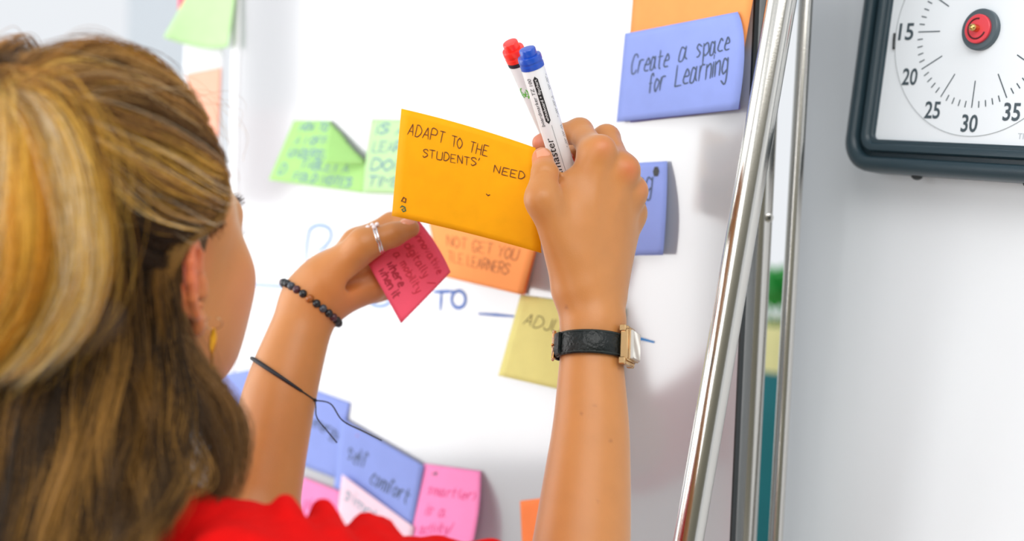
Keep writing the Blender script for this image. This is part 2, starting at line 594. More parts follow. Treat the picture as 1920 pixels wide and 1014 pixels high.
def board_writing(name, stroke_px, width, m):
    mb = MB(); ribbon([np.array([bcoord(*p) for p in s]) for s in stroke_px], width, board_surf, mb, 0.0004)
    return on(board, mb.build(name, m, None, smooth=False))


def arc(cx, cy, rx, ry, a0, a1, n=14):
    return [(cx + rx * math.cos(math.radians(a)), cy - ry * math.sin(math.radians(a))) for a in np.linspace(a0, a1, n)]


board_writing('marker_writing', [[(574, 486), (576, 455), (580, 432)] + arc(600, 438, 21, 16, 160, 0) + [(620, 448), (610, 462), (598, 470)]], 0.0042, m_ink_pale)
board_writing('marker_line', [[(455, 533), (490, 534), (545, 538)]], 0.0034, m_ink_pale)
board_writing('marker_writing', [[(686, 520), (690, 552)] + arc(712, 556, 22, 18, 200, 345) + [(736, 535)]], 0.0038, m_ink_pale)
board_writing('marker_writing', [[(815, 547), (850, 546)], [(828, 547), (826, 580)], arc(860, 561, 13, 16, 100, 470, 22)], 0.0036, m_ink_blue)
board_writing('marker_line', [[(899, 588), (930, 590), (965, 593)]], 0.0030, m_ink_blue)
board_writing('marker_line', [[(1150, 624), (1190, 632), (1226, 641)]], 0.0030, m_ink_blue2)

# ================================================================== sticky notes
PAPER = {
 'orange': (255, 168, 0), 'salmon': (255, 166, 96), 'blue': (148, 166, 232), 'violet': (126, 120, 190), 'yellow': (240, 232, 150), 'green': (176, 226, 140),
 'pink': (255, 150, 205), 'hot_pink': (252, 100, 128), 'pale_pink': (246, 218, 232), 'deep_orange': (255, 142, 80), 'white': (240, 242, 246), 'pale_orange': (255, 190, 165), 'pale_green': (196, 232, 176),
}


def paper(c): return mat('paper_' + c, PAPER[c], 0.75, spec=0.25, translucent=0.18, var=0.025, vscale=60)


def note_surface(c3, bows=None, hump=None, fold=None):
    """c3: four 3D corners TL TR BR BL; bows: 3D offsets of the middles of l r t b edges; hump: height over the middle"""
    TL, TR, BR, BL = [np.asarray(p, float) for p in c3]
    W = (np.linalg.norm(TR - TL) + np.linalg.norm(BR - BL)) / 2; H = (np.linalg.norm(TL - BL) + np.linalg.norm(TR - BR)) / 2
    N0 = unit(np.cross(TR - TL, TL - BL))
    if N0 @ (CAM - TL) < 0: N0 = -N0
    bows = bows or {}

    def base(u, v):
        p = TL * (1 - u) * v + TR * u * v + BR * u * (1 - v) + BL * (1 - u) * (1 - v)
        e = 4 * v * (1 - v); g = 4 * u * (1 - u)
        if 'l' in bows: p = p + bows['l'] * (1 - u) * e
        if 'r' in bows: p = p + bows['r'] * u * u * e
        if 't' in bows: p = p + bows['t'] * v * g
        if 'b' in bows: p = p + bows['b'] * (1 - v) * (1 - v) * g
        if hump: p = p + N0 * hump * e * g
        return p

    def S(x, y, lift=0.0):
        u, v = x / W, y / H
        if fold:
            (a, b, ang) = fold      # fold line from (1-a,1) on the top edge to (1,1-b) on the right edge
            n = unit(np.array([b * H, a * W])); p0 = np.array([(1 - a) * W, H])
            s = (np.array([x, y]) - p0) @ n
            if s > 0:
                A = math.radians(ang); q = np.array([x, y]) - n * s + n * s * math.cos(A)
                return base(q[0] / W, q[1] / H) + N0 * (s * math.sin(A) + lift)
        return base(u, v) + N0 * lift
    return S, W, H, N0


def sticky(label, color, c3, text=(), bows=None, hump=None, fold=None, n=14, thick=0.00022, group=None, name='sticky_note', cat='sticky note', mpaper=None):
    S, W, H, N0 = note_surface(c3, bows, hump, fold)
    g = np.array([[S(W * i / n, H * j / n, 0) for i in range(n + 1)] for j in range(n + 1)]).reshape(-1, 3)
    gb = g - N0 * thick
    k = n + 1; f = []; off = len(g)
    for j in range(n):
        for i in range(n):
            a, b, c, d = j * k + i, j * k + i + 1, (j + 1) * k + i + 1, (j + 1) * k + i
            f += [(a, b, c, d), (off + d, off + c, off + b, off + a)]
    rim = [i for i in range(k)] + [j * k + n for j in range(1, k)] + [n * k + i for i in range(n - 1, -1, -1)] + [j * k for j in range(n - 1, 0, -1)]
    for q in range(len(rim)):
        a, b = rim[q], rim[(q + 1) % len(rim)]; f.append((b, a, off + a, off + b))
    o = mesh_obj(name, np.vstack([g, gb]), f, mpaper or paper(color), None, True)
    setp(o, label, cat, group)
    for (nm, strokes, w, m) in text:
        mb = MB(); ribbon(strokes(W, H) if callable(strokes) else strokes, w, S, mb)
        mb.build(nm, m, o, smooth=False)
    return o


def bnote(label, color, px, h=(0.001, 0.001, 0.004, 0.004), bow=None, **kw):
    """a note on the board from its four corners TL TR BR BL"""
    c3 = [on_board(p[0], p[1], hh) for p, hh in zip(px, h)]
    bw = {}
    for key, (dx, dy, dh) in (bow or {}).items():
        m = {'l': (0, 3), 'r': (1, 2), 't': (0, 1), 'b': (3, 2)}[key]
        mp = (np.array(px[m[0]]) + np.array(px[m[1]])) / 2; mh = (h[m[0]] + h[m[1]]) / 2
        bw[key] = on_board(mp[0] + dx, mp[1] + dy, mh + dh) - (c3[m[0]] + c3[m[1]]) / 2
    kw.setdefault('group', 'sticky notes on the whiteboard')
    return sticky(label, color, c3, bows=bw, **kw)


def lines(*rows):
    """rows of (text, x fraction, y fraction, cap height in m, angle deg[, width])"""
    def f(W, H):
        out = []
        for r in rows:
            out += place_text(r[0], r[1] * W, r[2] * H, r[3], math.radians(r[4]), fit=(r[5] - r[1]) * W)
        return out
    return f


# --- upper right
bnote('pale orange sticky note behind the blue note reading Create a space', 'salmon', [(1192, -70), (1425, -75), (1396, 88), (1180, 84)], h=(0.001, 0.001, 0.012, 0.001), bow={'r': (0, 0, 0.004)})
bnote('violet-blue sticky note peeking out beneath the note reading Create a space', 'violet', [(1195, 80), (1380, 60), (1388, 205), (1181, 230)], h=(0.001, 0.001, 0.004, 0.002))
bnote('blue sticky note with Create a space for Learning beside the steel poles', 'blue', [(1172, 63), (1383, 22), (1384, 205), (1156, 229)], h=(0.003, 0.012, 0.016, 0.006),
      bow={'r': (12, -22, 0.004)}, text=[('handwriting', lines(('Create', .09, .53, .0160, 0, .41), ('a', .50, .555, .0170, 0, .565), ('space', .645, .55, .0160, 0, .89), ('for', .26, .285, .0165, 1, .39), ('Learning', .48, .30, .0170, 1, .88)), 0.0012, m_ink_dark)])
bnote('blue sticky note with a black dot, half hidden by the right fist', 'blue', [(1100, 310), (1251, 302), (1243, 478), (1090, 481)], h=(0.001, 0.003, 0.010, 0.004), bow={'r': (2, 0, 0.003)},
      text=[('handwriting', lines(('turning', .22, .67, .0180, 2, .82), ('needs', .25, .42, .0165, 2, .75)), 0.0013, m_ink_dark),
            ('ink_dot', lambda W, H: [np.array([(W * .872, H * (.87 + .025 * k)) for k in range(3)])], 0.0068, m_ink_black)])
# --- middle
bnote('orange sticky note with faint capitals stuck under the held orange card', 'salmon', [(800, 400), (1012, 432), (979, 553), (826, 517)], h=(0.002, 0.004, 0.022, 0.016),
      text=[('handwriting', lines(('NOT GET YOU', .15, .52, .0115, -1, .86), ('TLE LEARNERS', .14, .27, .0110, -1, .80)), 0.0013, mat('rust_pen_ink', (176, 100, 40), 0.6))])
bnote('orange sticky note lying under the faint-capitals orange note', 'deep_orange', [(815, 405), (1014, 440), (984, 553), (850, 520)], h=(0.001, 0.001, 0.003, 0.002))
bnote('yellow sticky note with ADJUST pencilled on it, behind the wrist watch', 'yellow', [(976, 553), (1172, 579), (1145, 752), (934, 704)], h=(0.002, 0.002, 0.008, 0.012),
      text=[('handwriting', lines(('ADJUST', .10, .66, .0110, -3, .66)), 0.0010, m_ink_olive)])
# --- green pair
bnote('green sticky note with a folded-over top corner, left of the pair', 'green', [(551, 226), (700, 226), (684, 362), (504, 337)], h=(0.002, 0.003, 0.010, 0.014), fold=(.52, .60, 128), n=22,
      text=[('handwriting', lines(('HOW TO', .12, .84, .009, 0, .46), ('A I OFF', .12, .62, .009, 0, .5), ('UNDERSTAND', .10, .42, .009, 0, .74), ('TABLET A', .28, .25, .010, 0, .8), ('FOLD NOTES', .25, .05, .009, 0, .85), ('D', .07, .12, .012, 0, .13)), 0.0021, m_ink_teal)])
bnote('green sticky note right of the pair, partly behind the orange card', 'pale_green', [(697, 223), (830, 226), (815, 366), (680, 362)], h=(0.002, 0.002, 0.012, 0.012), bow={'l': (-2, 0, 0.006)},
      text=[('handwriting', lines(('IS ALL', .10, .80, .010, 0, .8), ('LEARNERS', .08, .56, .010, 0, .85), ('DON T', .08, .32, .011, 0, .8), ('TIMER', .05, .10, .010, 0, .7)), 0.0021, m_ink_teal)])
# --- bottom
bnote('blue sticky note just below the chin, behind the left forearm', 'blue', [(412, 702), (482, 690), (486, 800), (408, 812)], h=(.004, .004, .006, .006))
bnote('blue sticky note right beside the left forearm with a small scribble', 'blue', [(578, 726), (657, 755), (630, 897), (538, 862)], h=(0.001, 0.001, 0.004, 0.004),
      text=[('handwriting', lines(('energy', .30, .55, .012, -6, .88)), 0.0015, m_ink_dark)])
bnote('pink sticky note rising behind the red shoulder next to the forearm', 'pink', [(560, 892), (640, 922), (632, 1010), (540, 985)], h=(0.004, 0.004, 0.008, 0.008),
      text=[('handwriting', lines(('play', .25, .45, .011, 0, .7)), 0.0013, m_ink_pink)])
bnote('large blue sticky note slanting down to the right with self comfort on it', 'blue', [(638, 782), (795, 873), (773, 987), (626, 914)], h=(0.004, 0.004, 0.012, 0.008),
      text=[('handwriting', lines(('self', .14, .50, .0160, -2, .36), ('comfort', .44, .33, .0165, -3, .90)), 0.0016, m_ink_dark),
            ('ink_dot', lambda W, H: [np.array([(W * .22, H * .88), (W * .23, H * .89)])], 0.003, mat('plum_ink', (170, 130, 190), 0.6))])
bnote('pale pink sticky note tucked under the large slanting blue note', 'pale_pink', [(641, 889), (776, 988), (764, 1060), (628, 1000)], h=(0.014, 0.014, 0.016, 0.016),
      text=[('handwriting', lines(('simple', .08, .66, .0120, -6, .62)), 0.0014, mat('slate_ink', (110, 150, 165), 0.6))])
bnote('pink sticky note with four pink lines of writing, right of the slanting blue note', 'pink', [(795, 869), (901, 883), (880, 1045), (764, 1040)], h=(0.002, 0.002, 0.022, 0.016), bow={'r': (6, 0, 0.004)},
      text=[('handwriting', lines(('smart(er)', .16, .68, .0090, -2, .92), ('is a', .18, .45, .010, 0, .50), ('activity/', .14, .24, .010, 3, .66), ('always', .16, .05, .010, 3, .65)), 0.0013, m_ink_pink),
            ('ink_dot', lambda W, H: [np.array([(W * .19, H * .90), (W * .26, H * .915)]), np.array([(W * .25, H * .895), (W * .24, H * .925)])], 0.0026, mat('grey_ink', (110, 70, 90), 0.6))])
bnote('small deep orange sticky note low on the board beside the right forearm', 'deep_orange', [(975, 939), (1080, 926), (1088, 1075), (982, 1085)], h=(0.001, 0.001, 0.002, 0.002))
# --- left edge of the board: a hanging paper sheet with notes on it
sheet_c = [on_board(352, -120, -0.004), on_board(426, -130, -0.004), on_board(405, 470, -0.004), on_board(330, 470, -0.004)]
sheet = sticky('white paper sheet hanging at the left end of the whiteboard', 'white', sheet_c, name='paper_sheet', cat='paper')
bnote('pale orange sticky note on the hanging paper sheet, above the forehead', 'pale_orange', [(350, 138), (414, 126), (409, 256), (346, 262)], h=(0.001, 0.001, 0.004, 0.004))
bnote('green sticky note with a curled tip at the top left of the board', 'pale_green', [(385, -70), (449, -62), (428, 88), (306, 70)], h=(0.004, 0.004, 0.012, 0.03), bow={'b': (8, 10, -0.01)})
bnote('small bright pink sticky note above the green curled note', 'hot_pink', [(335, -60), (372, -60), (366, 34), (334, 30)], h=(0.001, 0.001, 0.003, 0.003))

# ================================================================== steel-legged easel with the white panel
T_C = CAM + np.array([0.37405692, 1.16302257, 0.11120265])      # centre of the timer dial
E1 = np.array([0.59378742, -0.80423001, -0.02511155]); E2 = np.array([0.09132356, 0.03635382, 0.99515748])
EN = np.array([-0.79942261, -0.59320527, 0.09503159])
PD = unit([math.cos(.9324), -math.sin(.9324), 0]); PV = unit(np.cross(EN, PD))
if PV[2] < 0: PV = -PV
P_O = T_C - EN * 0.034                                          # a point on the panel's face


def on_plane(px, py, o, n):
    r = ray(px, py); return CAM + r * (((o - CAM) @ n) / (r @ n))


def to_floor(px0, py0, px1, py1, d, d1=None):
    """continue the line through two points of equal distance down to the floor"""
    a, b = Q(px0, py0, d), Q(px1, py1, d1 or d); t = a[2] / (a[2] - b[2]); return a + (b - a) * t


easel = empty('flipchart_easel', (0.33, 1.1, 0.0), 'steel tube easel carrying a white metal panel, between the whiteboard and the timer', 'easel')
m_panel = mat('white_steel_panel', (224, 228, 232), 0.38, spec=0.4)
tl, bl = on_plane(1517, -100, P_O, EN), on_plane(1450, 1100, P_O, EN)
edge = unit(tl - bl)
c0 = (tl + bl) / 2
pm = MB()
eh = 0.62
corners = [c0 + edge * eh, c0 - edge * eh, c0 - edge * eh + PD * 0.75, c0 + edge * eh + PD * 0.75]
pm.loft([[p for p in corners], [p - EN * 0.02 for p in corners]], True)
on(easel, pm.build('panel', m_panel, None, smooth=False))


def leg_tube(p0, p1, dcm, name='leg'):
    a = unit(p1 - p0)
    L = np.linalg.norm(p1 - p0); r = dcm / 2
    o = MB().lathe(p0, a, [(0, r * .6), (0.001, r), (L - .03, r), (L - .001, r), (L, r * .8)], 32).build(name, m_chrome, None, True, sharp=40)
    on(easel, o)
    foot = MB().lathe(p1 - a * 0.03, a, [(0, r * 1.02), (0.0, r * 1.18), (0.027, r * 1.2), (0.03, r)], 24).build('foot_cap', m_black, None, True, sharp=40)
    foot.parent = o
    return o


p0 = Q(1488, -130, 1.125); leg_tube(p0, to_floor(1466, 0, 1291, 1014, 1.125), .0238)
mid_leg = leg_tube(Q(1450.6, -130, 1.211), to_floor(1444.3, 0, 1395, 1014, 1.215, 1.25), .0218)
leg_tube(Q(1518.5, -130, 1.235), to_floor(1511, 0, 1454, 1014, 1.235), .0124)
hub = MB().box((Q(1488, -150, 1.125) + Q(1485, -150, 1.235)) / 2, CR, CF, CU, 0.035, 0.075, 0.016, 0.005).build('hub', m_black, None, True, sharp=30)
on(easel, hub)
# cross-head screw in the middle tube
sp = Q(1441.5, 408, 1.2195); sn = unit(CAM - sp + np.array([0.35, 0, 0])); su = unit(np.cross(sn, EZ)); sv = np.cross(sn, su)
sc = MB().lathe(sp - sn * 0.002, sn, [(0, .0042), (0.0022, .0042), (0.0032, .0036), (0.0034, .0030)], 20, su).build('screw', m_chrome, mid_leg, True, sharp=30)
MB().box(sp + sn * 0.0015, su + sv, su - sv, sn, .0014, .0003, .0003).box(sp + sn * 0.0015, su - sv, su + sv, sn, .0014, .0003, .0003).build('cross_slot', m_ink_black, sc, False)

# ================================================================== the timer
timer = empty('countdown_timer', T_C - EN * 0.034, 'square black-framed countdown timer with a white dial on the white panel', 'timer')
_tp = lambda x, y, h=0.0: T_C + E1 * x + E2 * y + EN * h


def rrect(hx, hy, r, h, n=6):
    pts = []
    for (sx, sy, a0) in ((1, 1, 0), (-1, 1, 90), (-1, -1, 180), (1, -1, 270)):
        for a in np.linspace(a0, a0 + 90, n):
            pts.append(_tp(sx * (hx - r) + r * math.cos(math.radians(a)), sy * (hy - r) + r * math.sin(math.radians(a)), h))
    return pts


mm = 0.001
prof = [(93.8, 5, -3), (93.8, 5, 3.5), (94.6, 5.5, 4.2), (97, 8, 4.4), (98.0, 9, 6.4), (99.5, 10, 7.4), (103.4, 13, 7.4), (104.4, 14, 6.2), (104.9, 14.5, 1.0), (108.4, 17, 0.6), (109.4, 18, 7.5),
        (111, 19, 9.6), (115, 22, 10.2), (118.8, 24, 8.8), (121.2, 26, 5.0), (122, 27, 0), (122, 27, -16), (119, 24, -30), (117, 22, -33.5)]
fr = MB(); fr.loft([rrect(a * mm, (a - 1.6) * mm, r * mm, h * mm, 9) for a, r, h in prof], False)
on(timer, fr.build('frame', mat('timer_black_plastic', (36, 55, 64), 0.33, bump=0.25, bscale=1500), None, True, sharp=50))
m_dial = mat('dial_white', (222, 228, 233), 0.45)
fc = MB(); fc.loft([rrect(.0955, .0945, .005, -0.006), rrect(.0955, .0945, .005, 0.0)], True)
face = on(timer, fc.build('dial_face', m_dial, None, False))
m_tick = mat('dial_print', (62, 76, 84), 0.5)
tk = MB()
for k in range(60):
    a = math.radians(90 + 6 * k); u = np.array([math.cos(a), math.sin(a)]); w = np.array([-u[1], u[0]])
    ri, ro, hw = (.0410, .0630, .00048) if k % 5 == 0 else (.0578, .0632, .00048)
    tk.add([_tp(*(u * r + w * s), 0.0003) for r, s in ((ri, -hw), (ro, -hw), (ro, hw), (ri, hw))], [(0, 1, 2, 3)])
tk.build('minute_ticks', m_tick, face, False)

FONT = bpy.data.fonts.get('Bfont Regular') or None


def text_polys(txt, bold=0.0):
    cu = bpy.data.curves.new('txt', 'FONT'); cu.body = txt; cu.size = 1.0; cu.resolution_u = 3; cu.offset = bold
    o = bpy.data.objects.new('txt', cu); COL.objects.link(o)
    bpy.context.view_layer.update()
    me = bpy.data.meshes.new_from_object(o.evaluated_get(bpy.context.evaluated_depsgraph_get()))
    V = np.array([v.co[:2] for v in me.vertices]); Fp = [tuple(p.vertices) for p in me.polygons]
    bpy.data.objects.remove(o); bpy.data.meshes.remove(me); bpy.data.curves.remove(cu)
    return V, Fp


def print_text(txt, mapf, w, h, ref=None, bold=0.0):
    """fit the text into a box w x h (metres); ref: letters whose height is h"""
    V, Fp = text_polys(txt, bold)
    lo, hi = V.min(0), V.max(0)
    if ref:
        R, _ = text_polys(ref); ylo, yhi = R.min(0)[1], R.max(0)[1]
    else: ylo, yhi = lo[1], hi[1]
    X = (V[:, 0] - lo[0]) / (hi[0] - lo[0]) * w; Y = (V[:, 1] - ylo) / (yhi - ylo) * h
    return [mapf(x, y) for x, y in zip(X, Y)], Fp


for k, s in enumerate(('0', '5', '10', '15', '20', '25', '30', '35', '40', '45', '50', '55')):
    a = math.radians(90 + 30 * k); rad = .0757
    cx, cy = rad * math.cos(a), rad * math.sin(a) + (0.0005 if k == 3 else 0)
    w, h = (.0155, .0146) if len(s) == 2 else (.0066, .0146)
    v, f = print_text(s, lambda x, y: _tp(cx - w / 2 + x, cy - h / 2 + y, 0.0003), w, h, bold=.018)
    MB().add(v, f).build('numeral', m_tick, face, False)
v, f = print_text('TIME TIMER', lambda x, y: _tp(.0462 + x, -.0868 + y, 0.0003), .036, .0046)
MB().add(v, f).build('maker_name', mat('dial_grey_print', (172, 180, 186), 0.5), face, False)
# clear disc: its thin rim and a dark grip on the rim
rim = MB()
rim.tube([_tp(.0862 * math.cos(a), .0862 * math.sin(a), .0006) for a in np.linspace(0, 2 * math.pi, 96, endpoint=False)], .00022, 5, close=True)
rimo = rim.build('clear_disc_rim', mat('disc_rim', (150, 156, 158), 0.2), None, True); on(timer, rimo)
tab = MB(); tab.tube([_tp(.0868 * math.cos(a), .0868 * math.sin(a), .0015) for a in np.radians(np.linspace(180.5, 189.5, 9))], .0012, 8)
tab.build('grip', m_black, rimo, True)
kn = MB().lathe(_tp(0, 0, 0), EN, [(0, .0168), (.0040, .0168), (.0048, .0160), (.0050, .012)], 48, E1).build('knob', mat('knob_grey', (70, 84, 92), 0.4), None, True, sharp=40); on(timer, kn)
MB().lathe(_tp(0, 0, .0049), EN, [(0, .0118), (.0022, .0118), (.0028, .0112)], 40, E1).build('knob_insert', mat('knob_red', (214, 62, 74), 0.4), kn, True, sharp=40)
ks = MB(); ks.tube([_tp(.0082 * math.cos(a), .0082 * math.sin(a), .0078) for a in np.radians(np.linspace(80, 340, 24))], .0007, 6); ks.build('knob_slot', mat('knob_dark_red', (70, 14, 20), 0.5), kn, True)
MB().lathe(_tp(0, 0, .0075), EN, [(0, .0030), (.0055, .0030), (.0070, .0026), (.0080, .0016), (.0083, .0004)], 20, E1).build('pin', mat('brass', (214, 180, 110), 0.22, metal=1.0), kn, True, sharp=50)
for x in (-.054, .054):
    on(timer, MB().sphere(_tp(x, -.1205, -.012), [.0048, .0034, .005], 12, [E1, E2, EN]).build('foot', m_black, None, True))

# ================================================================== seen through the gap: plant and teal chair
plant_p = Q(1462, 660, 3.55)
plant = empty('potted_plant', (plant_p[0], plant_p[1], 0), 'leafy green plant in a pale yellow pot by the bright window, seen through the gap', 'plant')
on(plant, MB().lathe((plant_p[0], plant_p[1], plant_p[2] - .10), EZ, [(0, .06), (.01, .07), (.15, .095), (.16, .10), (.175, .10), (.175, .09), (.15, .085)], 28).build('pot', mat('pale_yellow_glaze', (232, 224, 160), 0.35), None, True, sharp=40))
st = MB().lathe((plant_p[0], plant_p[1], 0), EZ, [(0, .12), (.02, .12), (.025, .02), (plant_p[2] - .12, .02), (plant_p[2] - .115, .11), (plant_p[2] - .10, .11)], 24).build('stand', m_powder, None, True, sharp=40); on(plant, st)
m_leaf = mat('green_leaf', (40, 150, 60), 0.4, translucent=0.25, var=0.2, vscale=8)
rl = random.Random(3)
top = np.array([plant_p[0], plant_p[1], plant_p[2] + .06])
for k in range(16):
    ang = k * 2.4; el = 0.2 + 0.7 * rl.random(); L = .13 + .12 * rl.random()
    d = np.array([math.cos(ang) * math.cos(el), math.sin(ang) * math.cos(el), math.sin(el)])
    c = top + d * L * .55; side = unit(np.cross(d, EZ)); up = np.cross(side, d)
    lf = MB(); n = 7; rows = []
    for i in range(n):
        t = i / (n - 1); wv = .045 * math.sin(math.pi * (t * .92 + .06)) ** .8; ctr = c + d * (t * .17) - EZ * .05 * t * t
        rows.append([ctr - side * wv + up * .012, ctr, ctr + side * wv + up * .012])
    vv = [p for r in rows for p in r]; ff = []
    for i in range(n - 1):
        for j in range(2): a = i * 3 + j; ff.append((a, a + 1, a + 4, a + 3))
    lf.add(vv, ff); lf.tube([top - EZ * .03, top + d * L * .3, c], [.004, .003, .002], 6)
    on(plant, lf.build('leaf', m_leaf, None, True))
ch = Q(1455, 680, 2.95)
m_teal = mat('teal_fabric', (0, 92, 98), 0.85, sheen=0.2, var=0.06, vscale=10)
chair = empty('armchair', (ch[0] + .1, ch[1], 0), 'dark teal upholstered chair in the gap between the two boards', 'chair')
cx_, cy_ = ch[0] + .1, ch[1]
bk = MB()
rings = []
for i, z in enumerate(np.linspace(.42, ch[2], 10)):
    t = i / 9; hw = .27 * (1 - .25 * max(0, t - .6) / .4) * (1 if i < 9 else .8); th = .045 * (1 if i < 9 else .5); yo = -.10 * t
    rings.append([np.array([cx_ + hw * math.copysign(abs(math.cos(a)) ** .6, math.cos(a)), cy_ - .05 + yo + th * math.sin(a) + .07 * (math.cos(a) ** 2 - .6), z]) for a in np.linspace(0, 2 * math.pi, 24, endpoint=False)])
bk.loft(rings, True); on(chair, bk.build('backrest', m_teal, None, True))
on(chair, MB().box((cx_, cy_ + .22, .42), EX, EY, EZ, .27, .26, .06, .03).build('seat', m_teal, None, True))
for sx in (-1, 1):
    for sy in (-1, 1):
        on(chair, MB().tube([(cx_ + sx * .2, cy_ + .2 + sy * .2, .37), (cx_ + sx * .25, cy_ + .2 + sy * .25, 0)], [.02, .012], 10).build('leg', mat('navy_wood', (34, 44, 66), 0.5), None, True, sharp=40))

# ================================================================== markers in the right hand
m_pen = mat('white_pen_body', (226, 227, 230), 0.35, coat=0.2)


def marker(label, top, bottom, cap_m, r=.0088):
    a = unit(np.asarray(bottom) - np.asarray(top)); L = .138
    f = unit(CAM - np.asarray(top)); f = unit(f - a * (a @ f)); s = np.cross(a, f)    # f towards the viewer
    if s @ CR < 0: s = -s
    root = empty('board_marker', top, label, 'marker', 'markers held in the right hand')
    body = MB().lathe(top, a, [(.0085, r * .7), (.0085, r * .97), (.010, r), (L - .032, r), (L - .030, r * .97)], 40, f).build('barrel', m_pen, None, True, sharp=40); on(root, body)
    on(root, MB().lathe(top, a, [(-.0058, r * .56), (-.0056, r * .66), (-.005, r * .71), (.0, r * .71), (.0, r * .98), (.0008, r * 1.02), (.0042, r * 1.03), (.0044, r * .99), (.0062, r * .99), (.0064, r * 1.03), (.0095, r * 1.03), (.0097, r * .98)], 40, f).build('end_plug', cap_m, None, True, sharp=40))
    on(root, MB().lathe(top, a, [(L - .032, r * .98), (L - .032, r * 1.06), (L + .012, r * 1.03), (L + .016, r * .8), (L + .018, r * .3)], 40, f).build('cap', cap_m, None, True, sharp=40))

    def surf(t, ang, lift=.00025):          # t along the barrel from the plug, ang around it (0 = facing the room)
        return np.asarray(top) + a * t + (r + lift) * (math.cos(ang) * f + math.sin(ang) * s)
    return root, body, surf, r


mb_top, mb_bot = Q(992, 104, 1.058), Q(1092, 428, 1.122)
blue_m, body, surf, r_ = marker('white board marker with a blue end plug, in front in the raised fist', mb_top, mb_bot, mat('blue_plastic', (16, 72, 178), 0.3, coat=0.3))


def wrap(t_start, ang0, up=-1):      # text that reads from t_start towards the plug, letter tops to the left
    return lambda x, y: surf(t_start - x, ang0 - y / r_, .0003)


m_pill = m_ink_black
v, f = print_text('boardmarker TZ 100', wrap(.0545, math.radians(-27)), .0395, .0030, 'bdkT'); MB().add(v, f).build('print', m_ink_black, body, False)
pl = MB(); ns = 24; outl = []
t0, t1, a0, a1 = .0140, .0530, math.radians(-17), math.radians(7)
cells = 16
rows = []
for i in range(cells + 1):
    t = t0 + (t1 - t0) * i / cells; hw = (a1 - a0) / 2; e = min(t - t0, t1 - t) / (hw * r_)
    k = math.sqrt(max(0, 1 - (1 - min(1, e)) ** 2)) * .98 + .02; m_ = (a0 + a1) / 2
    rows.append([surf(t, m_ + hw * k * q, .00022) for q in (-1, -.33, .33, 1)])
pl.add([p for r in rows for p in r], [(i * 4 + j, i * 4 + j + 1, i * 4 + j + 5, i * 4 + j + 4) for i in range(cells) for j in range(3)])
pill = pl.build('print_panel', m_ink_black, body, True)
v, f = print_text('whiteboard + flipchart', wrap(.0508, math.radians(1), ), .0345, .0021, 'bdhlt'); MB().add([p + 0 for p in v], f).build('print', mat('white_print', (235, 236, 238), 0.5), body, False)
v, f = print_text('Legamaster', wrap(.1100, math.radians(-10)), .0455, .0058, 'Lt'); MB().add(v, f).build('print', m_ink_black, body, False)
ln = MB(); ln.add([surf(.0545 + k * .002, q, .0002) for k in range(30) for q in (math.radians(4), math.radians(5.6))], [(2 * i, 2 * i + 1, 2 * i + 3, 2 * i + 2) for i in range(29)]); ln.build('print_line', mat('grey_print', (120, 124, 128), 0.5), body, False)
for k, (ta, tb) in enumerate(((.016, .030), (.034, .052), (.058, .078))):
    ln = MB()
    for j in range(2):
        an = math.radians(52 + 9 * j)
        n = int((tb - ta) / .0016)
        for i in range(n):
            if (i * 7 + k + j) % 4 == 0: continue
            ln.add([surf(ta + i * .0016 + x, an + y, .0002) for x, y in ((0, 0), (.0011, 0), (.0011, .06), (0, .06))], [(0, 1, 2, 3)])
    ln.build('small_print', mat('grey_print'), body, False)['kind'] = 'stuff'
rm_top, rm_bot = Q(961, 91, 1.082), Q(1058, 306, 1.142)
red_m, body, surf, r2 = marker('white board marker with a red end plug, half hidden behind the blue-ended one', rm_top, rm_bot, mat('red_plastic', (238, 44, 34), 0.3, coat=0.3), .0084)
on(red_m, MB().lathe(rm_top, unit(rm_bot - rm_top), [(.0096, r2 * .98), (.0096, r2 * 1.02), (.0128, r2 * 1.02), (.0128, r2 * .98)], 36).build('collar', mat('navy_print', (24, 30, 48), 0.4), None, True, sharp=40))
gm = MB(); sfn = lambda x, y, l: surf(.036 + y, math.radians(-44) + x / r2, .0003)
ribbon([np.array(arc(0, 0, .0034, .0052, 100, 230)), np.array(arc(0, 0, .0034, .0052, 300, 400)), np.array([(-.0022, -.0016), (0, .002), (.0024, .0032)]), np.array([(-.001, .003), (0, .0015), (.0016, -.002)]), np.array([(-.0026, .0012), (.0022, .0005)])], .0009, lambda x, y, l=0: sfn(x, y, l), gm)
gm.build('recycling_emblem', mat('emblem_green', (90, 190, 50), 0.5), body, False)

# ================================================================== notes in the hands
card_c = [Q(752.5, 203.5, 1.125), Q(1004, 277, 1.0955), Q(1015, 474.5, 1.102), Q(734.5, 404.5, 1.135)]


def card_text(W, H):
    a = place_text('ADAPT', .062 * W, .780 * H, .0088, 0, .22, jit=.35, sp=1.5, fit=.265 * W) + place_text('TO', .385 * W, .772 * H, .0082, 0, .12, jit=.2, sp=.7, fit=.075 * W)
    a += place_text('THE', .515 * W, .768 * H, .0084, 0, .25, jit=.3, sp=1.4, fit=.130 * W)
    a += place_text("STUDENTS'", .185 * W, .605 * H, .0062, math.radians(4.5), .12, jit=.3, sp=1.6, fit=.405 * W) + place_text('NEED', .690 * W, .640 * H, .0058, math.radians(3.5), .25, jit=.3, sp=1.6, fit=.215 * W)
    return a


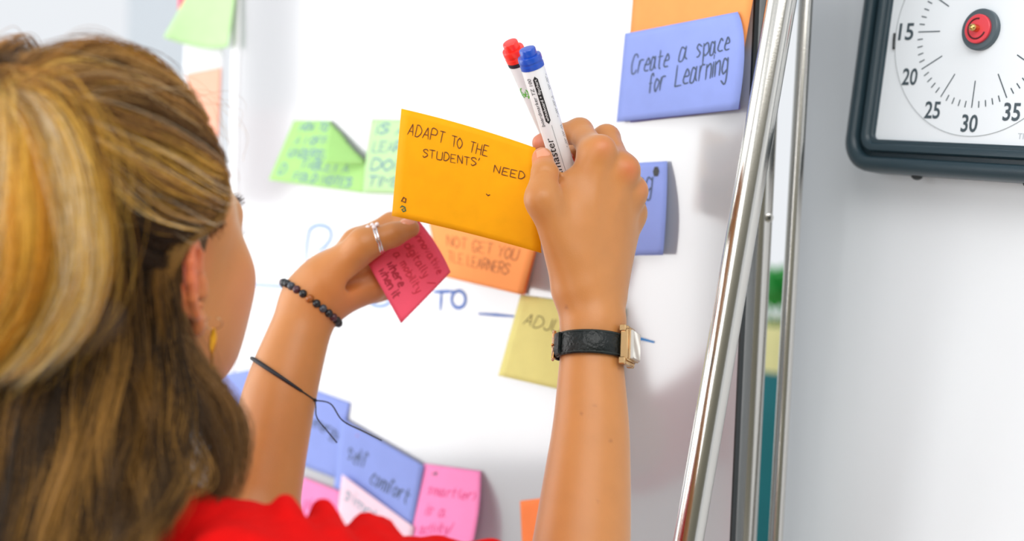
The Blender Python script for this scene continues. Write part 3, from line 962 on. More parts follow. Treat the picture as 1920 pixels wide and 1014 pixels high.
card = sticky('bright orange card lettered ADAPT TO THE STUDENTS NEED, held in the right hand', 'orange', card_c, bows={'t': Q(878, 236, 1.111) - Q(878, 240, 1.111), 'b': Q(878, 436, 1.12) - Q(878, 439, 1.12)}, n=16,
              text=[('handwriting', card_text, .00072, m_ink_brown),
                    ('doodle', lambda W, H: [np.array([(W * .058, H * .155), (W * .072, H * .195), (W * .088, H * .185), (W * .086, H * .150), (W * .062, H * .157)])], .0011, m_ink_brown),
                    ('doodle', lambda W, H: [np.array([(W * .055, H * .095), (W * .065, H * .112), (W * .085, H * .105), (W * .092, H * .075), (W * .076, H * .062), (W * .066, H * .078), (W * .078, H * .090)])], .0011, m_ink_green),
                    ('pen_dot', lambda W, H: [np.array([(W * .640, H * .418), (W * .652, H * .408), (W * .664, H * .420)])], .0010, m_ink_brown)],
              cat='sticky note', mpaper=mat('paper_card_orange', (255, 180, 0), 0.7, spec=0.25, translucent=0.15, var=0.035, vscale=90))
pink_c = [Q(786, 414, 1.213), Q(845, 510, 1.206), Q(752, 606, 1.210), Q(690, 494, 1.213)]
sticky('folded red-pink sticky note with dark red writing, pinched in the left hand', 'hot_pink', pink_c, bows={'r': Q(800, 557, 1.208) - Q(798.5, 558, 1.208), 't': Q(822, 462, 1.228) - Q(817, 462, 1.21)},
       text=[('handwriting', lines(('innovative', .14, .80, .0062, 0, .86), ('digitally /', .14, .60, .0066, 0, .92), ('a mobility', .14, .40, .0066, 0, .84)), .0009, mat('crimson_ink', (206, 40, 62), 0.6)),
             ('handwriting', lines(('where', .20, .23, .0070, 0, .58), ('when it', .20, .08, .0070, 0, .66)), .0014, m_ink_red)])

# ================================================================== the woman
PSI = math.radians(22.0)
HF = np.array([math.sin(PSI), math.cos(PSI), 0.0]); HR = np.array([math.cos(PSI), -math.sin(PSI), 0.0]); HU = np.array([0, 0, 1.0])
HX = np.array([HR, HF, HU])
HC = Q(199, 503, .917)
hp = lambda x, y, z: HC + HR * x + HF * y + HU * z          # right, forward, up from the middle of the head
BPSI = math.radians(33.0)
BF = np.array([math.sin(BPSI), math.cos(BPSI), 0.0]); BR_ = np.array([math.cos(BPSI), -math.sin(BPSI), 0.0]); BX = [BR_, BF, HU]
NB = hp(-.005, -.045, -.165)                                # base of the neck
R_SH, L_SH = Q(500, 1085, .835), Q(-130, 1040, 1.01)
R_EL, L_EL = Q(1068, 1290, .985), Q(470, 985, 1.19)
R_WR, L_WR = Q(1112, 600, 1.072), Q(583, 566, 1.222)

H_ = 0.0017
fd = Field((-.50, .62, 1.12), (.16, 1.33, 1.69), H_)
# --- head
fd.ell(hp(0, -.012, .035), (.0745, .094, .092), HX, 0)
fd.ell(hp(0, .030, .005), (.064, .066, .082), HX, .03)
fd.ell(hp(0, .030, -.034), (.053, .055, .055), HX, .03)
for s in (-1, 1):
    fd.cone(hp(s * .052, -.002, -.042), hp(s * .018, .072, -.078), .012, .012, .03)      # jaw line
    fd.ell(hp(s * .043, .062, -.006), (.022, .022, .020), HX, .025)                      # cheek bone
    fd.ell(hp(s * .048, .040, -.040), (.016, .030, .030), HX, .03)
    fd.cone(hp(s * .012, .092, .036), hp(s * .046, .072, .036), .006, .006, .015)        # brow ridge
    fd.ell(hp(s * .031, .090, .018), (.014, .010, .010), HX, .010, sub=True)             # eye socket
    fd.ell(hp(s * .031, .080, .018), (.0155, .0125, .0125), HX, .004)                    # lids
fd.cone(hp(0, .078, -.072), hp(0, .084, -.077), .016, .013, .02)                         # chin
fd.chain([hp(0, .090, .030), hp(0, .104, .004), hp(0, .112, -.010)], [.006, .0075, .0095], .010)
for s in (-1, 1): fd.ell(hp(s * .011, .100, -.013), (.0075, .009, .0065), HX, .008)
fd.ell(hp(0, .090, -.038), (.022, .012, .016), HX, .012)
fd.cone(hp(-.016, .096, -.035), hp(.016, .096, -.035), .0045, .0045, .004)               # lips
fd.cone(hp(-.014, .095, -.044), hp(.014, .095, -.044), .0052, .0052, .003)
fd.cone(hp(-.020, .102, -.0395), hp(.020, .102, -.0395), .0016, .0016, .003, sub=True)
# --- neck, shoulders, chest
fd.cone(hp(0, -.018, -.06), NB, .051, .056, .03)
fd.cone(NB - BR_ * .02 - [0, 0, .02], R_SH, .040, .034, .04)
fd.cone(NB + BR_ * .02, L_SH, .045, .042, .05)
fd.cone(NB + [0, 0, -.06], NB + [0, 0, -.30], .055, .095, .04)
# --- arms
fd.chain([R_SH, Q(800, 1190, .905), R_EL], [.035, .038, .040], .02)
rf = [R_EL, Q(1078, 1150, .998), Q(1091, 1014, 1.020), Q(1101, 900, 1.036), Q(1108, 800, 1.050), Q(1109, 690, 1.063), R_WR]
fd.chain(rf, [.041, .0385, .0350, .0317, .0283, .0243, .0223], .012)
fd.chain([L_SH, Q(210, 1040, 1.12), L_EL], [.042, .040, .038], .02)
lf = [L_EL, Q(500, 850, 1.198), Q(526, 735, 1.205), Q(556, 640, 1.214), L_WR]
fd.chain(lf, [.0385, .0335, .0310, .0268, .0242], .012)
# --- right hand
fd.cone(R_WR, Q(1108, 540, 1.078), .0222, .0200, .012)
IM, MM, RM, PM = Q(1118, 291, 1.077), Q(1160, 320, 1.087), Q(1177, 362, 1.101), Q(1183, 401, 1.116)
fd.cone(Q(1086, 545, 1.074), IM, .0165, .0118, .014)
fd.cone(Q(1108, 540, 1.078), MM, .0170, .0120, .014)
fd.cone(Q(1120, 540, 1.084), RM, .0165, .0112, .014)
fd.cone(Q(1130, 550, 1.090), PM, .0160, .0102, .014)
TM = Q(1017, 373, 1.055)
fd.cone(Q(1080, 525, 1.070), TM, .0165, .0108, .016)
fd.cone(Q(1070, 400, 1.074), Q(1078, 470, 1.074), .0135, .0155, .016)                     # flesh between thumb and index finger
fd.cone(Q(1076, 340, 1.0765), Q(1078, 420, 1.074), .0090, .0130, .014)
base = fd.D.copy()
fd.finger([IM, Q(1087, 246, 1.113), Q(1046, 254, 1.128), Q(1014, 268, 1.114)], [.0115, .0099, .0085, .0072], base, .005, .012)
fd.finger([MM, Q(1137, 259, 1.124), Q(1087, 280, 1.153), Q(1056, 316, 1.150)], [.0118, .0103, .0088, .0074], base, .005, .012)
fd.finger([RM, Q(1166, 325, 1.142), Q(1122, 345, 1.164), Q(1094, 376, 1.146)], [.0110, .0097, .0084, .0070], base, .005, .012)
fd.finger([PM, Q(1180, 378, 1.150), Q(1146, 390, 1.168), Q(1118, 408, 1.150)], [.0100, .0086, .0074, .0062], base, .005, .012)
fd.finger([TM, Q(1021, 326, 1.064), Q(1017, 296, 1.0775)], [.0108, .0090, .0082], base, .006, .013)
for a_, b_ in ((Q(1162, 342, 1.0780), Q(1114, 520, 1.0640)), (Q(1178, 385, 1.0915), Q(1126, 525, 1.0700)), (Q(1120, 322, 1.0680), Q(1100, 500, 1.0620))):     # tendons on the back of the hand
    fd.cone(a_, b_, .0028, .0022, .005)
for p, r in ((Q(1132, 274, 1.0705), .0055), (Q(1178, 318, 1.081), .006), (Q(1194, 356, 1.096), .0055)):    # knuckle heads
    fd.ell(p, (r, r, r), np.eye(3), .012)
fd.cone(Q(1038, 347, 1.060), Q(1046, 333, 1.066), .0016, .0014, .005, sub=True)            # crease where the thumb meets the hand
for dy in (-4, 3):
    fd.cone(Q(1008, 322 + dy, 1.0535), Q(1034, 316 + dy, 1.0545), .0006, .0006, .0018, sub=True)
# --- left hand
fd.cone(L_WR, Q(607, 540, 1.222), .0242, .0235, .012)
fd.cone(Q(607, 540, 1.222), Q(662, 498, 1.228), .0225, .0195, .014)
LT = Q(684, 457, 1.200)
fd.cone(Q(625, 515, 1.214), LT, .0185, .0120, .016)
fd.cone(Q(632, 556, 1.226), Q(692, 533, 1.234), .0150, .0160, .014)
LI, LM, LR, LP = Q(668, 454, 1.236), Q(690, 486, 1.245), Q(702, 512, 1.250), Q(706, 540, 1.250)
for q in (LI, LM, LR, LP): fd.cone(Q(625, 535, 1.230), q, .0165, .0105, .012)
base = fd.D.copy()
fd.finger([LT, Q(737, 440, 1.201), Q(770, 428, 1.207)], [.0120, .0095, .0078], base, .006, .012)
fd.finger([LI, Q(733, 417, 1.246), Q(772, 417, 1.232)], [.0105, .0085, .0070], base, .005, .010)
fd.finger([LM, Q(756, 462, 1.262), Q(786, 476, 1.246)], [.0105, .0086, .0072], base, .005, .010)
fd.finger([LR, Q(760, 500, 1.268), Q(782, 518, 1.250)], [.0100, .0084, .0070], base, .005, .010)
fd.finger([LP, Q(745, 545, 1.264), Q(756, 562, 1.248)], [.0090, .0074, .0062], base, .005, .010)
fd.cone(Q(640, 536, 1.2085), Q(662, 520, 1.2105), .0010, .0014, .008, sub=True)
fd.cone(Q(655, 530, 1.209), Q(712, 505, 1.214), .004, .006, .012, sub=True)                # hollow of the palm
# --- ears
for s in (1, -1):
    eo = hp(s * .0705, -.008, -.006)
    eu = unit(-HF * .985 + HR * s * .20); ev = unit(HU * .97 - HF * .20); en = unit(np.cross(eu, ev)); en = en if en @ (HR * s) > 0 else -en
    E = lambda u, v, n=0.0: eo + eu * u * 1.22 + ev * v * .93 + en * n
    helix = [E(-.004, .010, .004), E(-.003, .022, .006), E(.004, .0295, .008), E(.013, .0275, .010), E(.0185, .018, .011), E(.0195, .006, .0105), E(.0165, -.007, .009), E(.011, -.018, .007), E(.005, -.025, .005)]
    fd.ell(E(.007, .004, .003), (.0158, .0225, .0035), [eu, ev, en], .004)
    for i in range(len(helix) - 1): fd.cone(helix[i], helix[i + 1], .0030, .0030, .0025)
    fd.chain([E(.010, .018, .0065), E(.0105, .006, .008), E(.007, -.008, .007), E(.001, -.013, .006)], [.0022, .0026, .0026, .0024], .003)
    fd.ell(E(.002, -.0265, .004), (.0075, .0080, .0042), [eu, ev, en], .005)                # lobe
    fd.ell(E(.002, -.002, .007), (.0060, .0090, .0055), [eu, ev, en], .003, sub=True)       # bowl
    fd.ell(E(.004, .020, .008), (.0030, .0055, .0040), [eu, ev, en], .002, sub=True)
    fd.cone(E(-.006, .002, .004), E(-.006, -.006, .004), .0040, .0040, .004)                # tragus

m_skin = mat('skin', (222, 164, 122), 0.44, spec=0.45, sheen=0.3, sss=0.12, sss_r=(.006, .0022, .0012), bump=0.10, bscale=900, attr='tint', var=0.035, vscale=55)
person, PV_ = fd.obj('person', m_skin, None, 2)
del base
setp(person, 'woman with a blonde ponytail in a red sweater, arms raised, seen from behind', 'person')
# lasting skin colour: redder ears, knuckles, lips, finger tips
tint = np.tile(lin((188, 124, 66)), (len(PV_), 1))


def blush(c, r, rgb, amt):
    global tint
    w = (np.clip(1 - np.linalg.norm(PV_ - c, axis=1) / r, 0, 1) ** 1.5 * amt)[:, None]
    tint = tint * (1 - w) + lin(rgb) * w


blush(hp(.078, -.025, .008), .042, (226, 96, 66), .95)
blush(hp(.076, -.018, -.03), .022, (220, 100, 70), .6)
blush(hp(0, .10, -.040), .026, (190, 90, 80), .9)
blush(hp(.055, .06, -.02), .05, (226, 140, 112), .6)
blush(Q(1180, 317, 1.074), .014, (196, 96, 60), .75)
blush(Q(1134, 272, 1.062), .014, (206, 120, 80), .6)
blush(Q(1207, 352, 1.09), .012, (206, 124, 88), .5)
blush(Q(1008, 290, 1.07), .016, (222, 124, 84), .8)
blush(Q(1010, 265, 1.11), .016, (240, 150, 130), .9)
blush(Q(1040, 340, 1.06), .012, (190, 104, 64), .6)
blush(Q(655, 560, 1.21), .05, (212, 120, 66), .5)
for sx, sy, rr in ((1145, 826, .0022), (1062, 576, .0022), (1090, 775, .0018), (1115, 760, .0016), (1122, 940, .0016), (1160, 690, .0014)):
    c = Q(sx, sy, 1.02); d = np.linalg.norm((PV_ - CAM) / ((PV_ - CAM) @ CF)[:, None] - ray(sx, sy), axis=1)
    w = (np.clip(1.4 - d / (rr * .62), 0, 1) * .42 * (((PV_ - CAM) @ CF) < 1.06))[:, None]; tint = tint * (1 - w) + lin((120, 66, 40)) * w
set_color(person, tint)


def kid(o): o.parent = person; return o


# eyes, lashes, brows
for s in (1, -1):
    kid(MB().sphere(hp(s * .031, .0825, .018), .0113, 16).build('eye', mat('eye_white', (236, 232, 226), 0.15), None, True))
    ls = MB()
    for k in range(22):
        t = k / 21; x = s * (.018 + .028 * t); y0 = .0935 - .014 * t * t; z0 = .0225 + .003 * math.sin(math.pi * t) - .002 * t
        ls.tube([hp(x, y0, z0), hp(x + s * .002 * t, y0 + .005, z0 + .000), hp(x + s * .006 * t, y0 + .009, z0 + .004)], [.00028, .0002, .00006], 4)
    e = kid(ls.build('eyelashes', mat('lash_brown', (44, 32, 26), 0.6), None, True)); e['kind'] = 'stuff'
    bs = MB()
    for k in range(60):
        t = k / 59; x = s * (.012 + .038 * t); y0 = .0995 - .022 * t * t; z0 = .040 + .005 * math.sin(math.pi * (t * .8 + .1)) + RNG.uniform(-.002, .002)
        bs.tube([hp(x, y0, z0), hp(x + s * .006, y0 + .001 - .003 * t, z0 + .0025)], [.0003, .0001], 3)
    e = kid(bs.build('eyebrow', mat('brow_brown', (104, 84, 66), 0.6), None, True)); e['kind'] = 'stuff'

# nails
m_nail = mat('fingernail', (222, 150, 116), 0.28, coat=0.4)


def nail(c, along, out, w, l):
    along = unit(along); out = unit(out - along * (out @ along)); side = np.cross(along, out); rows = []
    for i in range(7):
        v = -1 + 2 * i / 6; hw = w * (1 - max(0, abs(v) - .55) ** 2 * 1.8)
        rows.append([c + along * l * v + side * hw * u - out * (.0045 * (u * .8) ** 2 + .0008 * v * v) for u in np.linspace(-1, 1, 7)])
    return kid(MB().add([p for r in rows for p in r], [(i * 7 + j, i * 7 + j + 1, i * 7 + j + 8, i * 7 + j + 7) for i in range(6) for j in range(6)]).build('fingernail', m_nail, None, True))


tv = Q(1017, 296, 1.0775) - Q(1021, 326, 1.064)
tout = unit(CAM - Q(1017, 296, 1.0775)) + CR * .25
tv = unit(tv); tout = unit(tout - tv * (tout @ tv))
nail(Q(1016.5, 303, 1.0743) + tout * .0089, tv, tout, .0062, .0062)
nail(Q(764, 425, 1.206) + unit(CU * .75 - CF * .6) * .0082, Q(770, 428, 1.207) - Q(737, 440, 1.201), CU * .75 - CF * .6, .005, .006)

# ------------------------------------------------------------------ sweater, trousers, shoes
m_red = mat('red_knit', (206, 6, 5), 0.9, spec=0.15, sheen=0.35, bump=0.5, bscale=700, var=0.06, vscale=90)
sw = Field((-.62, .56, .86), (.12, 1.32, 1.46), .0032)
sw.cone(NB + [0, 0, -.10] + BR_ * .07, NB + [0, 0, -.46] + BR_ * .075, .095, .085, .05)
sw.cone(NB + [0, 0, -.10] - BR_ * .07, NB + [0, 0, -.46] - BR_ * .075, .095, .085, .05)
sw.cone(NB + [0, 0, -.075] - BF * .01, R_SH + [0, 0, -.022], .062, .046, .04)
sw.cone(hp(0, -.030, -.142), NB + [0, 0, -.03], .064, .084, .03)
sw.cone(NB + [0, 0, -.055] - BF * .035 + BR_ * .06, NB + [0, 0, -.055] - BF * .035 - BR_ * .06, .060, .060, .04)
sw.cone(NB + [0, 0, -.065] - BF * .01, L_SH, .062, .056, .05)
sw.chain([Q(500, 1128, .845), Q(715, 1146, .885), Q(930, 1156, .940), Q(1050, 1185, .968)], [.0500, .0475, .0460, .0440], .02)
sw.chain([L_SH, Q(210, 1048, 1.12), Q(400, 1035, 1.17)], [.056, .052, .047], .03)
sw.chain([Q(285, 1010, .850), Q(335, 1000, .846), Q(410, 1042, .842)], [.028, .030, .028], .02)
# bunched folds along the raised sleeve
for (x, y, d, r, x2, y2, d2, r2) in ((536, 944, .832, .0070, 566, 1060, .800, .016), (606, 956, .850, .0070, 640, 1060, .812, .016), (682, 984, .872, .0075, 704, 1080, .836, .016), (716, 996, .880, .008, 745, 1080, .846, .014),
                                     (470, 974, .838, .009, 490, 1060, .792, .018), (430, 972, .85, .010, 420, 1050, .80, .02), (830, 1042, .91, .008, 850, 1100, .875, .014), (925, 1036, .925, .008, 940, 1100, .89, .014), (390, 986, .87, .010, 330, 1020, .87, .018)):
    sw.cone(Q(x, y, d), Q(x2, y2, d2), r, r2, .012)
sw.cone(hp(0, -.022, -.07), hp(0, -.032, -.150), .057, .060, .005, sub=True)          # neckline
sw.noise(.0008, 160.0, 4)
sweater, _ = sw.obj('sweater', m_red, person, 1)
sweater['label'] = 'bright red knitted sweater with bunched sleeve folds'
tr = Field((-.62, .60, .02), (.02, 1.22, 1.0), .008)
for s in (1, -1):
    hip = np.array([NB[0], NB[1], .93]) + BR_ * s * .085; kn_ = np.array([NB[0], NB[1], .49]) + BR_ * s * .10 + BF * .02; an = np.array([NB[0], NB[1], .09]) + BR_ * s * .11
    tr.cone(hip, kn_, .098, .068, .03); tr.cone(kn_, an, .068, .055, .03)
    sh = MB(); rg = []
    for t, w, h in ((-.08, .025, .03), (-.06, .036, .07), (0, .038, .075), (.06, .042, .055), (.12, .045, .045), (.16, .036, .035), (.18, .018, .02)):
        c = an * [1, 1, 0] + BF * (t + .02)
        rg.append([c + BR_ * w * math.cos(a) + HU * (h / 2 + h / 2 * math.sin(a)) for a in np.linspace(0, 2 * math.pi, 16, endpoint=False)])
    kid(sh.loft(rg, True).build('shoe', mat('white_leather_shoe', (225, 222, 216), 0.5), None, True))
tr.cone(np.array([NB[0], NB[1], .99]) - BR_ * .06, np.array([NB[0], NB[1], .99]) + BR_ * .06, .10, .10, .03)
tr.obj('trousers', mat('navy_denim', (40, 52, 78), 0.85), person, 1)

# ------------------------------------------------------------------ hair
m_hair = mat('hair', (150, 110, 64), 0.40, spec=0.26, attr='tint')
SK_C = hp(0, -.012, .035); SK_R = np.array([.0745, .094, .092])


def on_skull(px, py, lift=.006):
    """point on the hair-covered skull seen through a pixel (closest point where the ray passes outside)"""
    r = ray(px, py); R = SK_R + lift
    o = np.array([(CAM - SK_C) @ a for a in HX]) / R; d = np.array([r @ a for a in HX]) / R
    A, B, C = d @ d, o @ d, o @ o - 1; disc = B * B - A * C
    t = (-B - math.sqrt(disc)) / A if disc > 0 else -B / A
    p = o + d * t
    if disc <= 0: p = p / np.linalg.norm(p)
    return SK_C + sum((p * R)[i] * HX[i] for i in range(3))


def head_pt(az, el, lift):
    """point over the scalp: az degrees round from the back of the head, el degrees up"""
    a, e = math.radians(az), math.radians(el); R = SK_R + lift
    return SK_C + HR * R[0] * math.sin(a) * math.cos(e) - HF * R[1] * math.cos(a) * math.cos(e) + HU * R[2] * math.sin(e)


def guide(pts, m=22):
    out = []
    for p in pts:
        if p[0] == 'head': out.append(head_pt(*p[1:]))
        elif len(p) == 2: out.append(on_skull(*p))
        elif p[2] < .3: out.append(on_skull(*p))      # third number small: lift over the skull
        else: out.append(Q(*p))
    return catmull(out, m)


def strands(name, guides, n, clumps, colors, rad=(.00022, .00010), spread=.010, cu=.30, tip_fray=1.0, wave=.0015, seed=0, m=22, short=.12, tight=.7, mirror=False):
    """guides: neighbouring guide curves of one sheet of hair. Strands gather in clumps that follow the sheet."""
    rg = np.random.default_rng(seed)
    G = np.array([guide(g, m) for g in guides])                       # (g, m, 3)
    if mirror:                                                        # the same sheet on the other side of the head
        x = (G - HC) @ HR; G = G - 2 * x[..., None] * HR
    ng = len(G)
    cu_pos = rg.uniform(0, ng - 1, clumps); cl = rg.integers(0, clumps, n)
    cdep = rg.normal(0, 1, (clumps, 3)); ccol = rg.random(clumps); cph = rg.uniform(0, 6.28, (clumps, 3)); cfr = rg.uniform(.6, 1.6, clumps); csz = rg.uniform(.5, 1.3, clumps)
    u = np.clip(cu_pos[cl] + rg.normal(0, cu, n) * csz[cl], 0, ng - 1.001)
    ub = np.clip(u * (1 - tight) + (cu_pos[cl] + rg.normal(0, cu * .35, n)) * tight, 0, ng - 1.001)      # towards the tip the clump draws together
    t = np.linspace(0, 1, m)
    U = u[:, None] * (1 - t) + ub[:, None] * t
    i0 = np.floor(U).astype(int); f = (U - i0)[..., None]
    col = np.arange(m)[None, :]
    P = G[i0, col] * (1 - f) + G[np.minimum(i0 + 1, ng - 1), col] * f
    env = (.35 + .65 * np.sin(np.pi * np.clip(t * .9 + .08, 0, 1)) + .4 * t * tip_fray)[None, :, None]
    off = (cdep[cl] * .55 + rg.normal(0, .45, (n, 3))) * spread
    P = P + off[:, None, :] * env
    w = np.sin(2 * np.pi * t[None, :, None] * cfr[cl][:, None, None] + cph[cl][:, None, :]) + .5 * np.sin(2 * np.pi * t[None, :, None] * 2.3 * cfr[cl][:, None, None] + cph[cl][:, None, ::-1] + rg.normal(0, .4, (n, 1, 3)))
    P = P + w * wave * (t[None, :, None] ** .6)
    # shorten some strands
    L = 1 - short * rg.random(n) ** 2
    ts = t[None, :] * L[:, None] * (m - 1); j0 = np.minimum(ts.astype(int), m - 2); fr = (ts - j0)[..., None]
    P = P[np.arange(n)[:, None], j0] * (1 - fr) + P[np.arange(n)[:, None], j0 + 1] * fr
    T = np.gradient(P, axis=1); T /= np.linalg.norm(T, axis=2, keepdims=True) + 1e-9
    V = CAM - P; V /= np.linalg.norm(V, axis=2, keepdims=True)
    A = np.cross(T, V); A /= np.linalg.norm(A, axis=2, keepdims=True) + 1e-9; B = np.cross(A, T)
    r = (rad[0] * (1 - t) + rad[1] * t) * np.minimum(1, (1.02 - t) * 6)
    r = r[None, :, None] * rg.uniform(.75, 1.25, n)[:, None, None]
    ring = [P + r * (math.cos(a) * A + math.sin(a) * B) for a in (0.3, 2.4, 4.5)]
    VV = np.stack(ring, 2).reshape(-1, 3)
    k = np.arange(m - 1)[:, None] * 3; a = np.arange(3)[None, :]; b = (a + 1) % 3
    quad = np.stack([k + a, k + b, k + 3 + b, k + 3 + a], -1).reshape(-1, 4)
    Fq = (quad[None] + (np.arange(n) * m * 3)[:, None, None]).reshape(-1, 4)
    o = quads_obj(name, VV, Fq, m_hair, person)
    cols = np.array([lin(c) for c in colors]); x = np.clip(ccol[cl] * .86 + rg.random(n) * .14, 0, .999) * (len(cols) - 1)
    c0 = x.astype(int); cf = (x - c0)[:, None]; C = cols[c0] * (1 - cf) + cols[c0 + 1] * cf
    C = C * rg.uniform(.82, 1.18, n)[:, None]
    set_color(o, np.repeat(C, m * 3, 0)); o['kind'] = 'stuff'
    return o


# hair base under the strands, fitted to the scalp
hb = Field((-.42, .70, 1.36), (-.08, 1.06, 1.70), .003)
hb.ell(hp(0, -.016, .038), (.0775, .0955, .0945), HX, 0)
hb.ell(hp(0, -.030, -.030), (.068, .078, .070), HX, .03)
hb.cone(hp(.0, .120, .02), hp(.0, .120, -.16), .082, .092, .01, sub=True)
hb.cone(hp(.092, -.005, -.02), hp(.092, .035, -.12), .030, .045, .008, sub=True)
hb.cone(hp(-.092, -.005, -.02), hp(-.092, .035, -.12), .030, .045, .008, sub=True)
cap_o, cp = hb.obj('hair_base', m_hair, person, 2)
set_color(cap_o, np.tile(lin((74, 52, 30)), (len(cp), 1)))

BROWN = [(40, 28, 16), (124, 84, 40), (70, 48, 26), (186, 132, 66), (98, 66, 34), (216, 166, 96), (150, 104, 52)]
GOLD = [(92, 58, 16), (222, 152, 38), (160, 102, 24), (246, 190, 72), (110, 70, 18), (252, 206, 104), (228, 160, 44)]  # highlights and shadows of the hair put into the strand tones
PALE = [(214, 190, 150), (240, 222, 190), (226, 200, 150)]
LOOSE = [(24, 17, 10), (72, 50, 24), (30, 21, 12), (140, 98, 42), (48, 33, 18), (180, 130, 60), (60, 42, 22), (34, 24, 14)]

swept = [
    [(345, 178), (285, 130, .012), (225, 106, .014), (150, 100, .016), (75, 122, .020), (22, 186, .024)],
    [(375, 225), (310, 158, .014), (230, 128, .016), (145, 128, .018), (70, 150, .022), (22, 186, .026)],
    [(395, 268), (330, 205, .014), (240, 165, .017), (150, 160, .020), (75, 172, .024), (24, 190, .026)],
    [(408, 300), (345, 250, .014), (255, 205, .018), (165, 188, .021), (85, 186, .024), (28, 192, .026)],
    [(418, 335), (360, 300, .014), (275, 255, .018), (185, 222, .021), (100, 204, .024), (32, 196, .026)],
    [(420, 370), (365, 345, .013), (285, 305, .017), (200, 262, .020), (115, 222, .023), (36, 200, .026)],
    [(405, 400), (355, 385, .012), (285, 355, .016), (210, 305, .019), (130, 245, .022), (40, 204, .026)],
    [(375, 428), (335, 420, .011), (280, 400, .014), (215, 350, .018), (140, 275, .021), (44, 208, .026)],
    [(350, 450), (310, 452, .010), (262, 435, .013), (212, 392, .016), (145, 310, .020), (46, 212, .026)],
    [(325, 500), (290, 495, .008), (245, 472, .011), (203, 432, .015), (145, 345, .019), (46, 216, .026)],
]
strands('swept_back_hair', swept[:8], 5000, 100, BROWN, spread=.0062, cu=.10, wave=.0036, seed=1, m=28, tight=.6, short=.05)
strands('swept_back_hair', swept[5:], 2600, 50, [(24, 17, 10), (70, 48, 26), (40, 28, 16), (112, 78, 40)], spread=.0050, cu=.10, wave=.0030, seed=51, m=28, tight=.6, short=.05)
strands('swept_back_hair', swept[0:9], 60, 60, PALE, rad=(.00013, .00008), spread=.016, cu=.1, wave=.006, seed=15, m=28, tight=.3, short=.4)
strands('swept_back_hair', swept[0:8], 640, 22, GOLD[1:], spread=.0070, cu=.10, wave=.0026, seed=5, m=26, tight=.3, short=.3)
strands('swept_back_hair', swept, 4200, 90, BROWN, rad=(.00030, .00016), spread=.0055, cu=.12, wave=.0036, seed=61, m=24, tight=.6, short=.05, mirror=True)
left_side = [
    [(200, 104, .014), (140, 100, .016), (80, 118, .020), (15, 184, .024)],
    [(120, 118, .012), (70, 118, .016), (25, 140, .020), (5, 186, .024)],
    [(60, 140, .010), (15, 138, .014), (-15, 152, .018), (-8, 190, .024)],
    [(10, 170, .010), (-30, 160, .014), (-50, 175, .018), (-22, 196, .024)],
]
strands('swept_back_hair', left_side, 900, 40, BROWN[1:] + PALE[:1], spread=.004, cu=.2, wave=.0016, seed=9, m=18, tight=.3)

tie = Q(8, 192, .826)
nape = [[('head', az, -78, -.002), ('head', az, -45, .002), ('head', az * .96, -15, .008), ('head', az * .8, 15, .012), ('head', az * .5, 38, .018), ('head', -10 + az * .08, 52, .024)] for az in (-80, -60, -40, -20, 0, 20, 40, 60)]
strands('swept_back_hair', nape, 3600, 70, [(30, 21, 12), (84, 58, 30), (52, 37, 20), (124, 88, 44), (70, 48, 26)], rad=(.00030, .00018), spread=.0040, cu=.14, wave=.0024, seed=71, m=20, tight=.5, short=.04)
tt = MB(); tax = unit(Q(30, 185, .80) - Q(-30, 215, .85)); tu = unit(np.cross(tax, EZ)); tw = np.cross(tax, tu)
tt.tube([tie + .014 * (math.cos(a) * tu + math.sin(a) * tw) for a in np.linspace(0, 2 * math.pi, 28, endpoint=False)], .0035, 8, close=True)
kid(tt.build('hair_tie', mat('brown_elastic', (92, 66, 44), 0.7), None, True))

tail = [
    [(-4, 192, .83), (50, 178, .806), (118, 200, .786), (170, 268, .772), (203, 350, .766), (214, 430, .768), (210, 500, .774), (193, 560, .780), (168, 615, .786), (108, 668, .792)],
    [(-4, 194, .83), (51, 184, .800), (103, 214, .776), (148, 290, .760), (176, 380, .752), (186, 460, .754), (178, 530, .762), (148, 600, .772), (100, 655, .780), (56, 700, .788)],
    [(-4, 196, .83), (41, 190, .796), (83, 228, .770), (120, 310, .752), (140, 400, .744), (142, 480, .746), (128, 545, .754), (94, 606, .764), (56, 660, .774), (-4, 715, .784)],
    [(-6, 198, .83), (30, 196, .796), (60, 240, .768), (86, 325, .750), (96, 410, .742), (90, 490, .744), (70, 555, .752), (42, 615, .762), (-4, 668, .772), (-54, 720, .782)],
    [(-8, 200, .83), (18, 200, .798), (44, 250, .772), (50, 335, .756), (50, 420, .748), (42, 500, .750), (14, 565, .756), (-24, 615, .764), (-64, 660, .772), (-114, 710, .780)],
    [(-10, 200, .83), (6, 204, .802), (18, 260, .780), (20, 345, .764), (10, 430, .758), (-12, 505, .760), (-44, 565, .764), (-84, 610, .770), (-124, 650, .776), (-164, 690, .782)],
    [(-14, 202, .83), (-10, 210, .806), (-10, 270, .788), (-18, 350, .776), (-34, 430, .770), (-60, 500, .770), (-94, 555, .772), (-134, 600, .776), (-169, 640, .780), (-204, 680, .784)],
]
under = [[(p[0], p[1], p[2] + .014) for p in g] for g in tail]  # dark under layer: shade between the locks put into strand colour
strands('ponytail', under, 2200, 40, [(60, 40, 16), (110, 74, 28), (84, 56, 22), (140, 96, 40)], rad=(.00026, .00014), spread=.0050, cu=.14, wave=.0014, seed=22, m=28, tight=.4, short=.30)
strands('ponytail', tail, 3700, 42, GOLD, rad=(.00024, .00011), spread=.0046, cu=.085, wave=.0026, seed=2, m=32, tight=.85, short=.25)
strands('ponytail', tail, 260, 90, GOLD[1:], rad=(.00018, .00008), spread=.0130, cu=.12, wave=.0060, seed=32, m=32, tight=.5, short=.4)
